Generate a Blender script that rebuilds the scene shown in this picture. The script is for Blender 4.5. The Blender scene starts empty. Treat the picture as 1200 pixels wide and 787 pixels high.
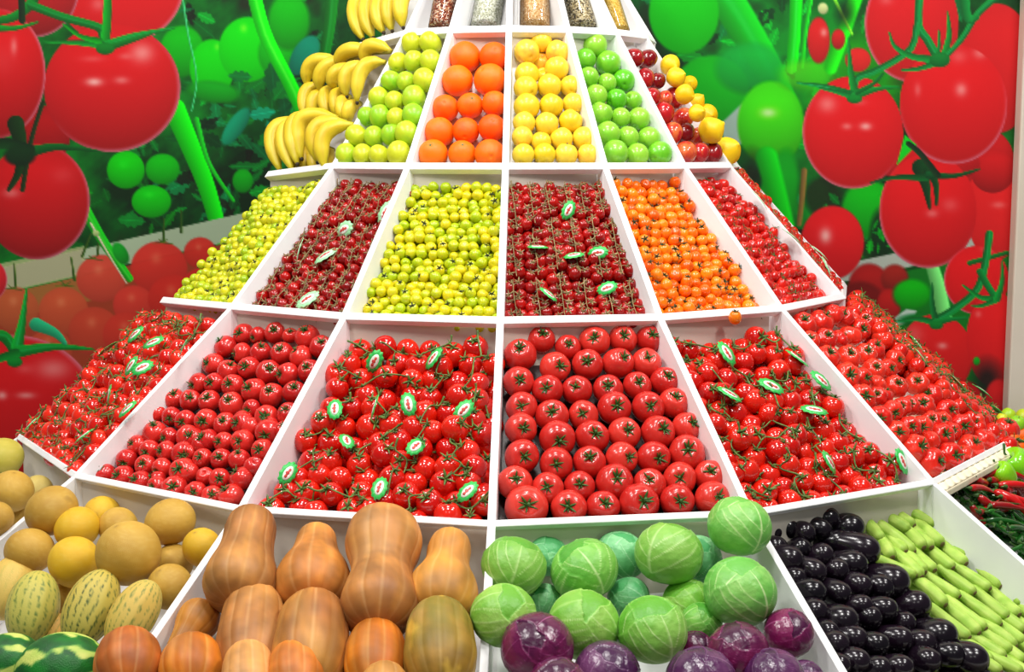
import bpy, math, random
import numpy as np
from mathutils import Vector, Matrix, Quaternion

random.seed(7)
RNG = np.random.default_rng(7)
SC = bpy.context.scene
COL = SC.collection

# ------------------------------------------------------------------ camera, world, lamps, exposure
FPX, W, H = 1689.2, 1200.0, 787.0
PITCH = 0.12633
CAM = Vector((-0.0092, -4.137, 1.6301))
cd = bpy.data.cameras.new('camera')
cd.sensor_width = 36.0
cd.lens = 36.0 * FPX / W
cd.clip_start = 0.05
cam = bpy.data.objects.new('camera', cd)
COL.objects.link(cam)
cam.location = CAM
cam.rotation_euler = (math.pi / 2 - PITCH, 0, -0.000874)
SC.camera = cam
SC.view_settings.view_transform = 'Standard'
SC.view_settings.look = 'None'
SC.view_settings.gamma = 1.0
SC.view_settings.use_curve_mapping = False
SC.view_settings.exposure = -0.1

wd = bpy.data.worlds.new('world')
SC.world = wd
wd.use_nodes = True
wd.node_tree.nodes['Background'].inputs[0].default_value = (0.92, 0.96, 1.0, 1)
wd.node_tree.nodes['Background'].inputs[1].default_value = 0.13


def area(name, loc, target, size, power, color=(1, 0.98, 0.94)):
    l = bpy.data.lights.new(name, 'AREA')
    l.shape = 'RECTANGLE'
    l.size, l.size_y = size
    l.energy = power
    l.color = color
    o = bpy.data.objects.new(name, l)
    COL.objects.link(o)
    o.location = loc
    d = Vector(target) - Vector(loc)
    o.rotation_euler = d.to_track_quat('-Z', 'Y').to_euler()
    return o


for i, x in enumerate((-1.9, 0.0, 1.9)):
    area('ceiling_lamp', (x, -2.5, 3.7), (x * 0.4, -0.7, 1.2), (0.42, 0.42), 40)
    area('ceiling_lamp', (x * 1.1, -1.3, 3.9), (x * 0.7, -0.6, 1.0), (0.5, 0.5), 34)
area('ceiling_lamp', (0.9, -4.6, 3.6), (0.1, -0.9, 1.1), (0.5, 0.35), 7)
area('ceiling_lamp', (-0.9, -4.6, 3.6), (-0.1, -0.9, 1.1), (0.5, 0.35), 7)

# ------------------------------------------------------------------ helpers
FWD = Vector((0, math.cos(PITCH), -math.sin(PITCH)))
UPV = Vector((0, math.sin(PITCH), math.cos(PITCH)))
RGT = Vector((1, 0, 0))


def ray(px, py):
    return FWD + RGT * ((px - W / 2) / FPX) + UPV * (-(py - H / 2) / FPX)


def depth(p):
    return (Vector(p) - CAM).dot(FWD)


def s2l(c):
    c = np.asarray(c, float)
    return np.where(c <= 0.04045, c / 12.92, ((c + 0.055) / 1.055) ** 2.4)


def rgb(r, g, b):
    return tuple(float(v) for v in s2l(np.array([r, g, b]) / 255.0)) + (1.0,)


def make_mesh(name, v, f, mat=None, col=None, smooth=True, mats=None, midx=None):
    me = bpy.data.meshes.new(name)
    me.from_pydata([tuple(map(float, p)) for p in v], [], [tuple(map(int, q)) for q in f])
    if smooth:
        me.polygons.foreach_set('use_smooth', [True] * len(me.polygons))
    if col is not None:
        a = me.color_attributes.new('Col', 'FLOAT_COLOR', 'POINT')
        c = np.ones((len(v), 4), np.float32)
        c[:, :3] = s2l(np.clip(col, 0, 1))
        a.data.foreach_set('color', c.ravel())
    if mats:
        for m in mats:
            me.materials.append(m)
        if midx is not None:
            me.polygons.foreach_set('material_index', midx)
    elif mat:
        me.materials.append(mat)
    me.update()
    return me


def obj(name, me, parent=None, mtx=None):
    o = bpy.data.objects.new(name, me)
    COL.objects.link(o)
    if parent is not None:
        o.parent = parent
    if mtx is not None:
        o.matrix_world = mtx
    return o


def tag(o, label, cat, group=None, kind=None):
    o['label'] = label
    o['category'] = cat
    if group:
        o['group'] = group
    if kind:
        o['kind'] = kind
    return o


def empty(name, loc=(0, 0, 0)):
    o = bpy.data.objects.new(name, None)
    COL.objects.link(o)
    o.location = loc
    o.empty_display_size = 0.02
    return o


def merge(parts):
    V, F, C = [], [], []
    n = 0
    for p in parts:
        v, f = p[0], p[1]
        V.append(np.asarray(v, float))
        F += [tuple(i + n for i in q) for q in f]
        if len(p) > 2:
            C.append(np.asarray(p[2], float))
        n += len(v)
    V = np.concatenate(V)
    return (V, F, np.concatenate(C)) if C else (V, F)


def frame_from(axis, roll=0.0):
    """rotation matrix whose +Z is axis"""
    a = Vector(axis).normalized()
    q = a.to_track_quat('Z', 'Y')
    return (q @ Quaternion((0, 0, 1), roll)).to_matrix()


def trs(loc, axis, roll, sx, sy=None, sz=None):
    sy = sx if sy is None else sy
    sz = sx if sz is None else sz
    return Matrix.Translation(Vector(loc)) @ frame_from(axis, roll).to_4x4() @ Matrix.Diagonal((sx, sy, sz, 1))


ORD = ['first', 'second', 'third', 'fourth', 'fifth', 'sixth', 'seventh', 'eighth', 'ninth', 'tenth', 'eleventh',
       'twelfth', 'thirteenth', 'fourteenth', 'fifteenth', 'sixteenth']


def nth(i, n, a='leftmost', b='rightmost', frm='from the left'):
    if n == 1:
        return 'only one'
    if i == 0:
        return a
    if i == n - 1:
        return b
    return ORD[i] + ' ' + frm


def rowname(i, n):
    """i = 0 is the front row"""
    if i == 0:
        return 'front row'
    if i == n - 1:
        return 'back row'
    return ORD[i] + ' row from the front'


# smooth pseudo noise on points: sum of sines
class SN:
    def __init__(self, seed, freq, octv=3):
        r = np.random.default_rng(seed)
        self.k = []
        for o in range(octv):
            for _ in range(5):
                d = r.normal(size=3)
                d /= np.linalg.norm(d)
                self.k.append((d * freq * 2 ** o * r.uniform(.7, 1.3), r.uniform(0, 6.28), 0.6 ** o))
        self.s = sum(a for _, _, a in self.k) ** .5 * 1.2

    def __call__(self, p):
        p = np.asarray(p, float)
        out = 0
        for d, ph, a in self.k:
            out = out + a * np.sin(p @ d + ph)
        return out / self.s


# ------------------------------------------------------------------ materials
def mat_base(name, rough=0.5, spec=0.5, coat=0.0):
    m = bpy.data.materials.new(name)
    m.use_nodes = True
    nt = m.node_tree
    b = nt.nodes['Principled BSDF']
    b.inputs['Roughness'].default_value = rough
    b.inputs['Specular IOR Level'].default_value = spec
    b.inputs['Coat Weight'].default_value = coat
    b.inputs['Coat Roughness'].default_value = 0.14
    return m, nt, b


def add_bump(nt, b, scale, strength, dist=0.002, kind='noise'):
    tc = nt.nodes.new('ShaderNodeTexCoord')
    if kind == 'voronoi':
        n = nt.nodes.new('ShaderNodeTexVoronoi')
        n.inputs['Scale'].default_value = scale
        out = n.outputs['Distance']
    else:
        n = nt.nodes.new('ShaderNodeTexNoise')
        n.inputs['Scale'].default_value = scale
        n.inputs['Detail'].default_value = 3
        out = n.outputs['Fac']
    nt.links.new(tc.outputs['Object'], n.inputs['Vector'])
    bp = nt.nodes.new('ShaderNodeBump')
    bp.inputs['Strength'].default_value = strength
    bp.inputs['Distance'].default_value = dist
    nt.links.new(out, bp.inputs['Height'])
    nt.links.new(bp.outputs['Normal'], b.inputs['Normal'])


def mat_skin(name, c1, c2, rough=0.25, spec=0.5, coat=0.0, nscale=1.5, bump=None, c3=None):
    """colour between c1 and c2 by a per-object random plus soft noise"""
    m, nt, b = mat_base(name, rough, spec, coat)
    oi = nt.nodes.new('ShaderNodeObjectInfo')
    tc = nt.nodes.new('ShaderNodeTexCoord')
    no = nt.nodes.new('ShaderNodeTexNoise')
    no.noise_dimensions = '4D'
    no.inputs['Scale'].default_value = nscale
    no.inputs['Detail'].default_value = 2
    nt.links.new(tc.outputs['Object'], no.inputs['Vector'])
    mw = nt.nodes.new('ShaderNodeMath')
    mw.operation = 'MULTIPLY'
    mw.inputs[1].default_value = 40
    nt.links.new(oi.outputs['Random'], mw.inputs[0])
    nt.links.new(mw.outputs[0], no.inputs['W'])
    ma = nt.nodes.new('ShaderNodeMath')
    ma.operation = 'MULTIPLY_ADD'
    ma.inputs[1].default_value = 0.9
    nt.links.new(no.outputs['Fac'], ma.inputs[0])
    mb = nt.nodes.new('ShaderNodeMath')
    mb.operation = 'MULTIPLY_ADD'
    mb.inputs[1].default_value = 0.8
    mb.inputs[2].default_value = -0.35
    nt.links.new(oi.outputs['Random'], mb.inputs[0])
    nt.links.new(mb.outputs[0], ma.inputs[2])
    cr = nt.nodes.new('ShaderNodeValToRGB')
    cr.color_ramp.elements[0].color = c1
    cr.color_ramp.elements[1].color = c2
    cr.color_ramp.elements[0].position = 0.15
    cr.color_ramp.elements[1].position = 0.75
    if c3:
        e = cr.color_ramp.elements.new(0.95)
        e.color = c3
    nt.links.new(ma.outputs[0], cr.inputs['Fac'])
    nt.links.new(cr.outputs['Color'], b.inputs['Base Color'])
    if bump:
        add_bump(nt, b, *bump)
    return m


def mat_vc(name, rough=0.5, spec=0.5, coat=0.0, bump=None, vary=0.0):
    m, nt, b = mat_base(name, rough, spec, coat)
    a = nt.nodes.new('ShaderNodeAttribute')
    a.attribute_name = 'Col'
    if vary:
        oi = nt.nodes.new('ShaderNodeObjectInfo')
        mr = nt.nodes.new('ShaderNodeMapRange')
        mr.inputs['To Min'].default_value = 1 - vary
        mr.inputs['To Max'].default_value = 1 + vary
        nt.links.new(oi.outputs['Random'], mr.inputs['Value'])
        hs = nt.nodes.new('ShaderNodeHueSaturation')
        nt.links.new(mr.outputs[0], hs.inputs['Value'])
        nt.links.new(a.outputs['Color'], hs.inputs['Color'])
        nt.links.new(hs.outputs['Color'], b.inputs['Base Color'])
    else:
        nt.links.new(a.outputs['Color'], b.inputs['Base Color'])
    if bump:
        add_bump(nt, b, *bump)
    return m


def mat_noise(name, c1, c2, scale, rough=0.5, spec=0.5):
    m, nt, b = mat_base(name, rough, spec)
    tc = nt.nodes.new('ShaderNodeTexCoord')
    no = nt.nodes.new('ShaderNodeTexNoise')
    no.inputs['Scale'].default_value = scale
    no.inputs['Detail'].default_value = 4
    nt.links.new(tc.outputs['Object'], no.inputs['Vector'])
    cr = nt.nodes.new('ShaderNodeValToRGB')
    cr.color_ramp.elements[0].color = c1
    cr.color_ramp.elements[1].color = c2
    cr.color_ramp.elements[0].position = 0.3
    cr.color_ramp.elements[1].position = 0.7
    nt.links.new(no.outputs['Fac'], cr.inputs['Fac'])
    nt.links.new(cr.outputs['Color'], b.inputs['Base Color'])
    return m


M = {}
M['board'] = mat_noise('white_painted_board', rgb(238, 238, 240), rgb(250, 250, 250), 6, 0.45)
M['inner'] = mat_noise('white_laminate', rgb(226, 225, 226), rgb(240, 239, 238), 5, 0.5)
M['riser'] = mat_noise('shade_toned_riser_board', rgb(204, 196, 182), rgb(216, 208, 194), 5, 0.5)  # shade under the lips put into the colour: white risers toned down to beige
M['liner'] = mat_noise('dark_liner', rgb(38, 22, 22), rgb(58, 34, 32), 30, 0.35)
M['cream'] = mat_noise('cream_pulp', rgb(228, 214, 180), rgb(245, 236, 208), 25, 0.7)
M['tom_big'] = mat_skin('tomato_skin', rgb(198, 38, 32), rgb(220, 58, 46), 0.24, 0.5, 0.25)
M['tom_mid'] = mat_skin('tomato_skin_medium', rgb(196, 30, 28), rgb(218, 46, 38), 0.23, 0.5, 0.3)
M['tom_rib'] = mat_skin('tomato_skin_ribbed', rgb(214, 28, 18), rgb(234, 52, 32), 0.22, 0.5, 0.3)
M['tom_vine'] = mat_skin('tomato_skin_vine', rgb(196, 14, 6), rgb(222, 34, 14), 0.17, 0.5, 0.4)
M['tom_plum'] = mat_skin('tomato_skin_small_vine', rgb(205, 22, 10), rgb(232, 44, 22), 0.17, 0.5, 0.4)
M['cherry_red'] = mat_skin('cherry_skin_red', rgb(136, 6, 6), rgb(180, 18, 12), 0.18, 0.5, 0.3)
M['cherry_plum'] = mat_skin('cherry_skin_plum', rgb(186, 14, 8), rgb(220, 34, 20), 0.15, 0.5, 0.4)
M['cherry_orange'] = mat_skin('cherry_skin_orange', rgb(236, 92, 4), rgb(250, 140, 16), 0.22, 0.5, 0.2)
M['cherry_yellow'] = mat_skin('cherry_skin_yellow', rgb(172, 196, 12), rgb(226, 208, 22), 0.25, 0.5, 0.2)
M['cherry_green'] = mat_skin('cherry_skin_lime', rgb(160, 190, 20), rgb(222, 214, 34), 0.25, 0.5, 0.2)
M['calyx'] = mat_noise('calyx_green', rgb(22, 58, 14), rgb(72, 116, 38), 60, 0.5)
M['calyx_dark'] = mat_noise('calyx_dark_green', rgb(30, 46, 16), rgb(74, 82, 34), 60, 0.55)
M['vine'] = mat_noise('vine_green', rgb(44, 80, 22), rgb(112, 140, 62), 60, 0.5)
M['vine_brown'] = mat_noise('dry_vine', rgb(104, 88, 48), rgb(176, 156, 104), 60, 0.55)
M['orange'] = mat_skin('orange_peel', rgb(250, 92, 0), rgb(255, 124, 4), 0.42, 0.4, 0.0, 1.2, (90, 0.25, 0.0015))
M['apple_lime'] = mat_skin('apple_skin_lime', rgb(140, 206, 36), rgb(206, 212, 40), 0.34, 0.45, 0.0, 1.0)
M['apple_yellow'] = mat_skin('apple_skin_yellow', rgb(232, 200, 28), rgb(248, 214, 62), 0.35, 0.45, 0.1, 1.0, None, rgb(248, 176, 60))
M['apple_green'] = mat_skin('apple_skin_green', rgb(92, 186, 28), rgb(150, 212, 58), 0.28, 0.5, 0.15, 1.0)
M['apple_red'] = mat_skin('apple_skin_red', rgb(120, 6, 16), rgb(196, 30, 34), 0.2, 0.5, 0.3, 1.2, None, rgb(226, 110, 56))
M['lemon'] = mat_skin('lemon_peel', rgb(250, 190, 0), rgb(255, 214, 20), 0.38, 0.45, 0.0, 1.0, (80, 0.2, 0.0015))
M['eggplant'] = mat_skin('eggplant_skin', rgb(14, 8, 16), rgb(24, 13, 24), 0.2, 0.5, 0.0)
M['woody'] = mat_noise('woody_stem', rgb(70, 52, 28), rgb(126, 104, 62), 50, 0.7)
M['vc_veg'] = mat_vc('mottled_rind', 0.5, 0.4, 0.0, (26, 0.25, 0.004), 0.05)
M['vc_melon'] = mat_vc('netted_rind', 0.5, 0.4, 0.0, (55, 0.35, 0.003), 0.06)
M['vc_gloss'] = mat_vc('glossy_rind', 0.22, 0.5, 0.3, None, 0.04)
M['vc_leaf'] = mat_vc('cabbage_leaf', 0.4, 0.45, 0.0, (5, 0.16, 0.012), 0.07)
M['vc_purple'] = mat_vc('purple_leaf', 0.26, 0.5, 0.2, (5, 0.14, 0.012), 0.1)
M['vc_banana'] = mat_vc('banana_skin', 0.42, 0.4, 0.0, None, 0.04)
M['chili_green'] = mat_skin('green_chili_skin', rgb(12, 66, 18), rgb(44, 122, 34), 0.2, 0.5, 0.4)
M['chili_red'] = mat_skin('red_chili_skin', rgb(150, 8, 12), rgb(204, 20, 22), 0.2, 0.5, 0.4)
M['bell'] = mat_skin('bell_pepper_skin', rgb(104, 196, 14), rgb(150, 220, 30), 0.2, 0.5, 0.4)
M['tag_green'] = mat_noise('tag_green', rgb(20, 160, 60), rgb(76, 214, 104), 30, 0.35)
M['tag_pale'] = mat_noise('tag_pale', rgb(150, 226, 160), rgb(186, 240, 190), 40, 0.35)
M['tag_white'] = mat_noise('tag_white', rgb(226, 232, 216), rgb(250, 248, 240), 60, 0.35)
M['tag_red'] = mat_noise('tag_red', rgb(196, 40, 44), rgb(226, 90, 80), 60, 0.35)

# ------------------------------------------------------------------ layout of the stand
TH0, PH = -0.03461, 0.391853
RAD = {'F': 1.83, 'A': 1.37, 'B': 0.94905, 'C': 0.6377, 'D': 0.39737, 'E': 0.20}
HGT = {'F': 0.615, 'A': 0.90, 'B': 1.254388, 'C': 1.59236, 'D': 1.938144, 'E': 2.253}
LV = 'FABCDE'


def vert(l, k):
    a = TH0 + k * PH
    p = Vector((RAD[l] * math.sin(a), -RAD[l] * math.cos(a), HGT[l]))
    if k == -3 and l in 'BCDE':
        p += {'B': Vector((-0.05, 0, -0.016)), 'C': Vector((-0.075, 0, -0.025)), 'D': Vector((-0.08, 0, -0.03)),
              'E': Vector((-0.08, 0, -0.03))}[l]
    return p


class Bin:
    def __init__(self, l, k):
        self.l, self.k = l, k
        u = LV[LV.index(l) + 1]
        self.bl, self.br = vert(l, k), vert(l, k + 1)
        self.tl, self.tr = vert(u, k), vert(u, k + 1)
        self.n = (self.br - self.bl).cross(self.tl - self.bl).normalized()
        if self.n.z < 0:
            self.n = -self.n
        self.up = ((self.tl + self.tr) - (self.bl + self.br)).normalized()
        self.side = self.up.cross(self.n).normalized()
        if self.side.dot(self.br - self.bl) < 0:
            self.side = -self.side

    def hit(self, px, py, h):
        d = ray(px, py)
        t = (self.bl - self.n * h - CAM).dot(self.n) / d.dot(self.n)
        return CAM + d * t

    def at(self, a, b, h):
        return (self.bl * (1 - a) + self.br * a) * (1 - b) + (self.tl * (1 - a) + self.tr * a) * b - self.n * h


def to_px(p):
    d = Vector(p) - CAM
    z = d.dot(FWD)
    return W / 2 + FPX * d.dot(RGT) / z, H / 2 - FPX * d.dot(UPV) / z


def axis_from_px(c, cal, r_px, squash=0.85):
    dx, dy = (cal[0] - c[0]) / (r_px * squash), (cal[1] - c[1]) / (r_px * squash)
    m = math.hypot(dx, dy)
    if m > 0.93:
        dx, dy = dx * 0.93 / m, dy * 0.93 / m
        m = 0.93
    return (RGT * dx - UPV * dy - FWD * math.sqrt(1 - m * m)).normalized()


def box(p0, p1, w, up, h, over=0.0, bev=0.0):
    """bar from p0 to p1: width w across, top at the line + over, height h down along up"""
    p0, p1, up = Vector(p0), Vector(p1), Vector(up).normalized()
    d = (p1 - p0).normalized()
    s = d.cross(up).normalized() * (w / 2)
    v = []
    for p in (p0, p1):
        for a, b in ((-1, over), (1, over), (1, over - h), (-1, over - h)):
            v.append(p + s * a + up * b)
    f = [(0, 3, 2, 1), (4, 5, 6, 7), (0, 1, 5, 4), (1, 2, 6, 5), (2, 3, 7, 6), (3, 0, 4, 7)]
    return v, f


def prism(quad, n, th):
    q = [Vector(p) for p in quad]
    n = Vector(n)
    v = q + [p - n * th for p in q]
    f = [(0, 1, 2, 3), (7, 6, 5, 4), (0, 4, 5, 1), (1, 5, 6, 2), (2, 6, 7, 3), (3, 7, 4, 0)]
    return v, f


def bevelled(o, w=0.002):
    b = o.modifiers.new('bevel', 'BEVEL')
    b.width = w
    b.segments = 2
    b.limit_method = 'ANGLE'
    return o


# ------------------------------------------------------------------ room shell
def struct(name, v, f, mat):
    o = obj(name, make_mesh(name, v, f, mat, smooth=False))
    o['kind'] = 'structure'
    return o


WALL_Y = 0.16
M['floor'] = mat_noise('grey_floor', rgb(150, 148, 144), rgb(172, 170, 166), 8, 0.3)
M['wall'] = mat_noise('pale_wall', rgb(205, 200, 190), rgb(216, 210, 200), 3, 0.6)
M['pillar'] = mat_noise('beige_pillar', rgb(196, 186, 168), rgb(206, 197, 182), 3, 0.55)
struct('floor', [(-5, -7, 0), (5, -7, 0), (5, 1.2, 0), (-5, 1.2, 0), (-5, -7, -.1), (5, -7, -.1), (5, 1.2, -.1), (-5, 1.2, -.1)],
       [(0, 1, 2, 3), (7, 6, 5, 4), (0, 4, 5, 1), (1, 5, 6, 2), (2, 6, 7, 3), (3, 7, 4, 0)], M['floor'])
v, f = prism([(-4, WALL_Y + .02, 0), (4, WALL_Y + .02, 0), (4, WALL_Y + .02, 4.2), (-4, WALL_Y + .02, 4.2)], (0, -1, 0), 0.1)
struct('wall_back', v, f, M['wall'])
pxw = (1183 - 600) / FPX * (WALL_Y - CAM.y) * 0.994
v, f = prism([(pxw, WALL_Y - .06, 0), (pxw + .45, WALL_Y - .06, 0), (pxw + .45, WALL_Y - .06, 4.2), (pxw, WALL_Y - .06, 4.2)], (0, -1, 0), 0.079)
bevelled(struct('trim_1', v, f, M['pillar']), 0.006)
# ------------------------------------------------------------------ printed murals on the back wall
class Print:
    """paints the printed picture on a grid; X, Y are picture coordinates of the print (in the size it is seen at)"""
    def __init__(self, X, Y, seed):
        self.X, self.Y = X, Y
        self.P = np.stack([X, Y, np.zeros_like(X)], -1)
        self.seed = seed
        self.c = np.zeros(X.shape + (3,))

    def mix(self, col, a):
        self.c = self.c * (1 - a[..., None]) + (np.asarray(col, float) / (255.0 if np.max(col) > 1.5 else 1.0)) * a[..., None]

    def noise(self, freq, seed, octv=3):
        return SN(seed, freq, octv)(self.P)

    def leaves(self, x0, x1, y0, y1, n, seed, cols, size=(10, 26), alpha=0.85):
        r = np.random.default_rng(seed)
        for _ in range(n):
            x, y = r.uniform(x0, x1), r.uniform(y0, y1)
            L = r.uniform(*size)
            t = r.uniform(0, math.pi)
            w = L * r.uniform(.25, .5)
            c = np.array(cols[r.integers(len(cols))], float) * r.uniform(.75, 1.2)
            dx, dy = self.X - x, self.Y - y
            u = (dx * math.cos(t) + dy * math.sin(t)) / L
            v = (-dx * math.sin(t) + dy * math.cos(t)) / w
            d = v ** 2 - np.clip(1 - u * u, 0, 1) ** 2 * (1 + .3 * np.sin(u * 14 + x))
            a = np.clip(-d * w * .7, 0, 1) * (np.abs(u) < 1)
            self.mix(np.clip(c, 2, 250), a * alpha)
            a2 = np.clip(1 - np.abs(v) * w / 1.1, 0, 1) * (np.abs(u) < .9)
            self.mix(np.clip(c * 1.35 + 12, 2, 250), a2 * .5)

    def ell(self, cx, cy, rx, ry, col, soft=1.2, alpha=1.0, rot=0, shade=0.28, rim=None, hl=(), hcol=(245, 225, 215)):
        t = math.radians(rot)
        dx, dy = self.X - cx, self.Y - cy
        u = (dx * math.cos(t) + dy * math.sin(t)) / rx
        v = (-dx * math.sin(t) + dy * math.cos(t)) / ry
        q = np.sqrt(u * u + v * v)
        a = np.clip((1 - q) * min(rx, ry) / soft + .5, 0, 1) * alpha
        g = np.clip(1 - shade * np.clip(.35 + .65 * v, 0, 1) - shade * .35 * q ** 3, 0, 1.2)
        c = (np.asarray(col, float) / 255)[None, None, :] * g[..., None]
        if rim is not None:
            e = np.clip((q - .93) / .06, 0, 1) * np.clip(.3 + u * rim[0] + v * rim[1], 0, 1)
            c = c * (1 - .55 * e[..., None]) + np.array([.82, .62, .72]) * (.55 * e[..., None])
        for hx, hy, hr, hs, st in hl:
            e = np.exp(-(((self.X - hx) / hr) ** 2 + ((self.Y - hy) / hs) ** 2)) * st
            c = c * (1 - e[..., None]) + (np.asarray(hcol, float) / 255) * e[..., None]
        self.c = self.c * (1 - a[..., None]) + c * a[..., None]

    def stroke(self, pts, w0, w1, col, soft=1.0, light=None, alpha=1.0):
        pts = np.array(pts, float)
        if len(pts) > 2:
            t = np.linspace(0, len(pts) - 1, 14)
            i = np.clip(t.astype(int), 0, len(pts) - 2)
            fr = (t - i)[:, None]
            p0, p1 = pts[np.clip(i - 1, 0, None)], pts[i]
            p2, p3 = pts[i + 1], pts[np.clip(i + 2, None, len(pts) - 1)]
            pts = .5 * (2 * p1 + (p2 - p0) * fr + (2 * p0 - 5 * p1 + 4 * p2 - p3) * fr ** 2 + (3 * p1 - p0 - 3 * p2 + p3) * fr ** 3)
        n = len(pts) - 1
        A = np.zeros_like(self.X)
        S = np.zeros_like(self.X)
        for i in range(n):
            a, b = pts[i], pts[i + 1]
            d = b - a
            L2 = max(d @ d, 1e-9)
            t = np.clip(((self.X - a[0]) * d[0] + (self.Y - a[1]) * d[1]) / L2, 0, 1)
            ex, ey = self.X - a[0] - t * d[0], self.Y - a[1] - t * d[1]
            dist = np.hypot(ex, ey)
            w = (w0 + (w1 - w0) * (i + t) / n) / 2
            al = np.clip((w - dist) / soft + .5, 0, 1)
            side = (ex * d[1] - ey * d[0]) / math.sqrt(L2) / np.maximum(w, .3)
            S = np.where(al > A, side, S)
            A = np.maximum(A, al)
        c = (np.asarray(col, float) / 255)[None, None, :] * (1 + .28 * np.clip(S, -1, 1))[..., None]
        if light is not None:
            e = np.exp(-((S - .1) / .22) ** 2) * .8
            c = c * (1 - e[..., None]) + (np.asarray(light, float) / 255) * e[..., None]
        A = A * alpha
        self.c = self.c * (1 - A[..., None]) + c * A[..., None]

    def poly(self, pts, col, soft=1.2, alpha=1.0):
        d = np.full(self.X.shape, 1e9)
        n = len(pts)
        for i in range(n):
            a, b = pts[i], pts[(i + 1) % n]
            ex, ey = b[0] - a[0], b[1] - a[1]
            L = math.hypot(ex, ey)
            d = np.minimum(d, ((self.Y - a[1]) * ex - (self.X - a[0]) * ey) / L)
        self.mix(col, np.clip(d / soft + .5, 0, 1) * alpha)


def foliage(p, seed):
    n1, n2, n3 = p.noise(.018, seed), p.noise(.06, seed + 1), p.noise(.2, seed + 2)
    t = np.clip(.5 + .5 * n1 + .28 * n2 + .12 * n3, 0, 1)[..., None]
    p.c = np.array([6, 30, 10]) / 255 * (1 - t) + np.array([4, 112, 34]) / 255 * t
    dk = np.clip(n2 * 1.6 - .5 - n1 * .5, 0, 1)
    p.mix((28, 14, 10), dk * .7)


G1, G2, G3, GT, GD = (0, 176, 24), (30, 200, 10), (0, 140, 44), (0, 128, 90), (2, 62, 24)


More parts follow.
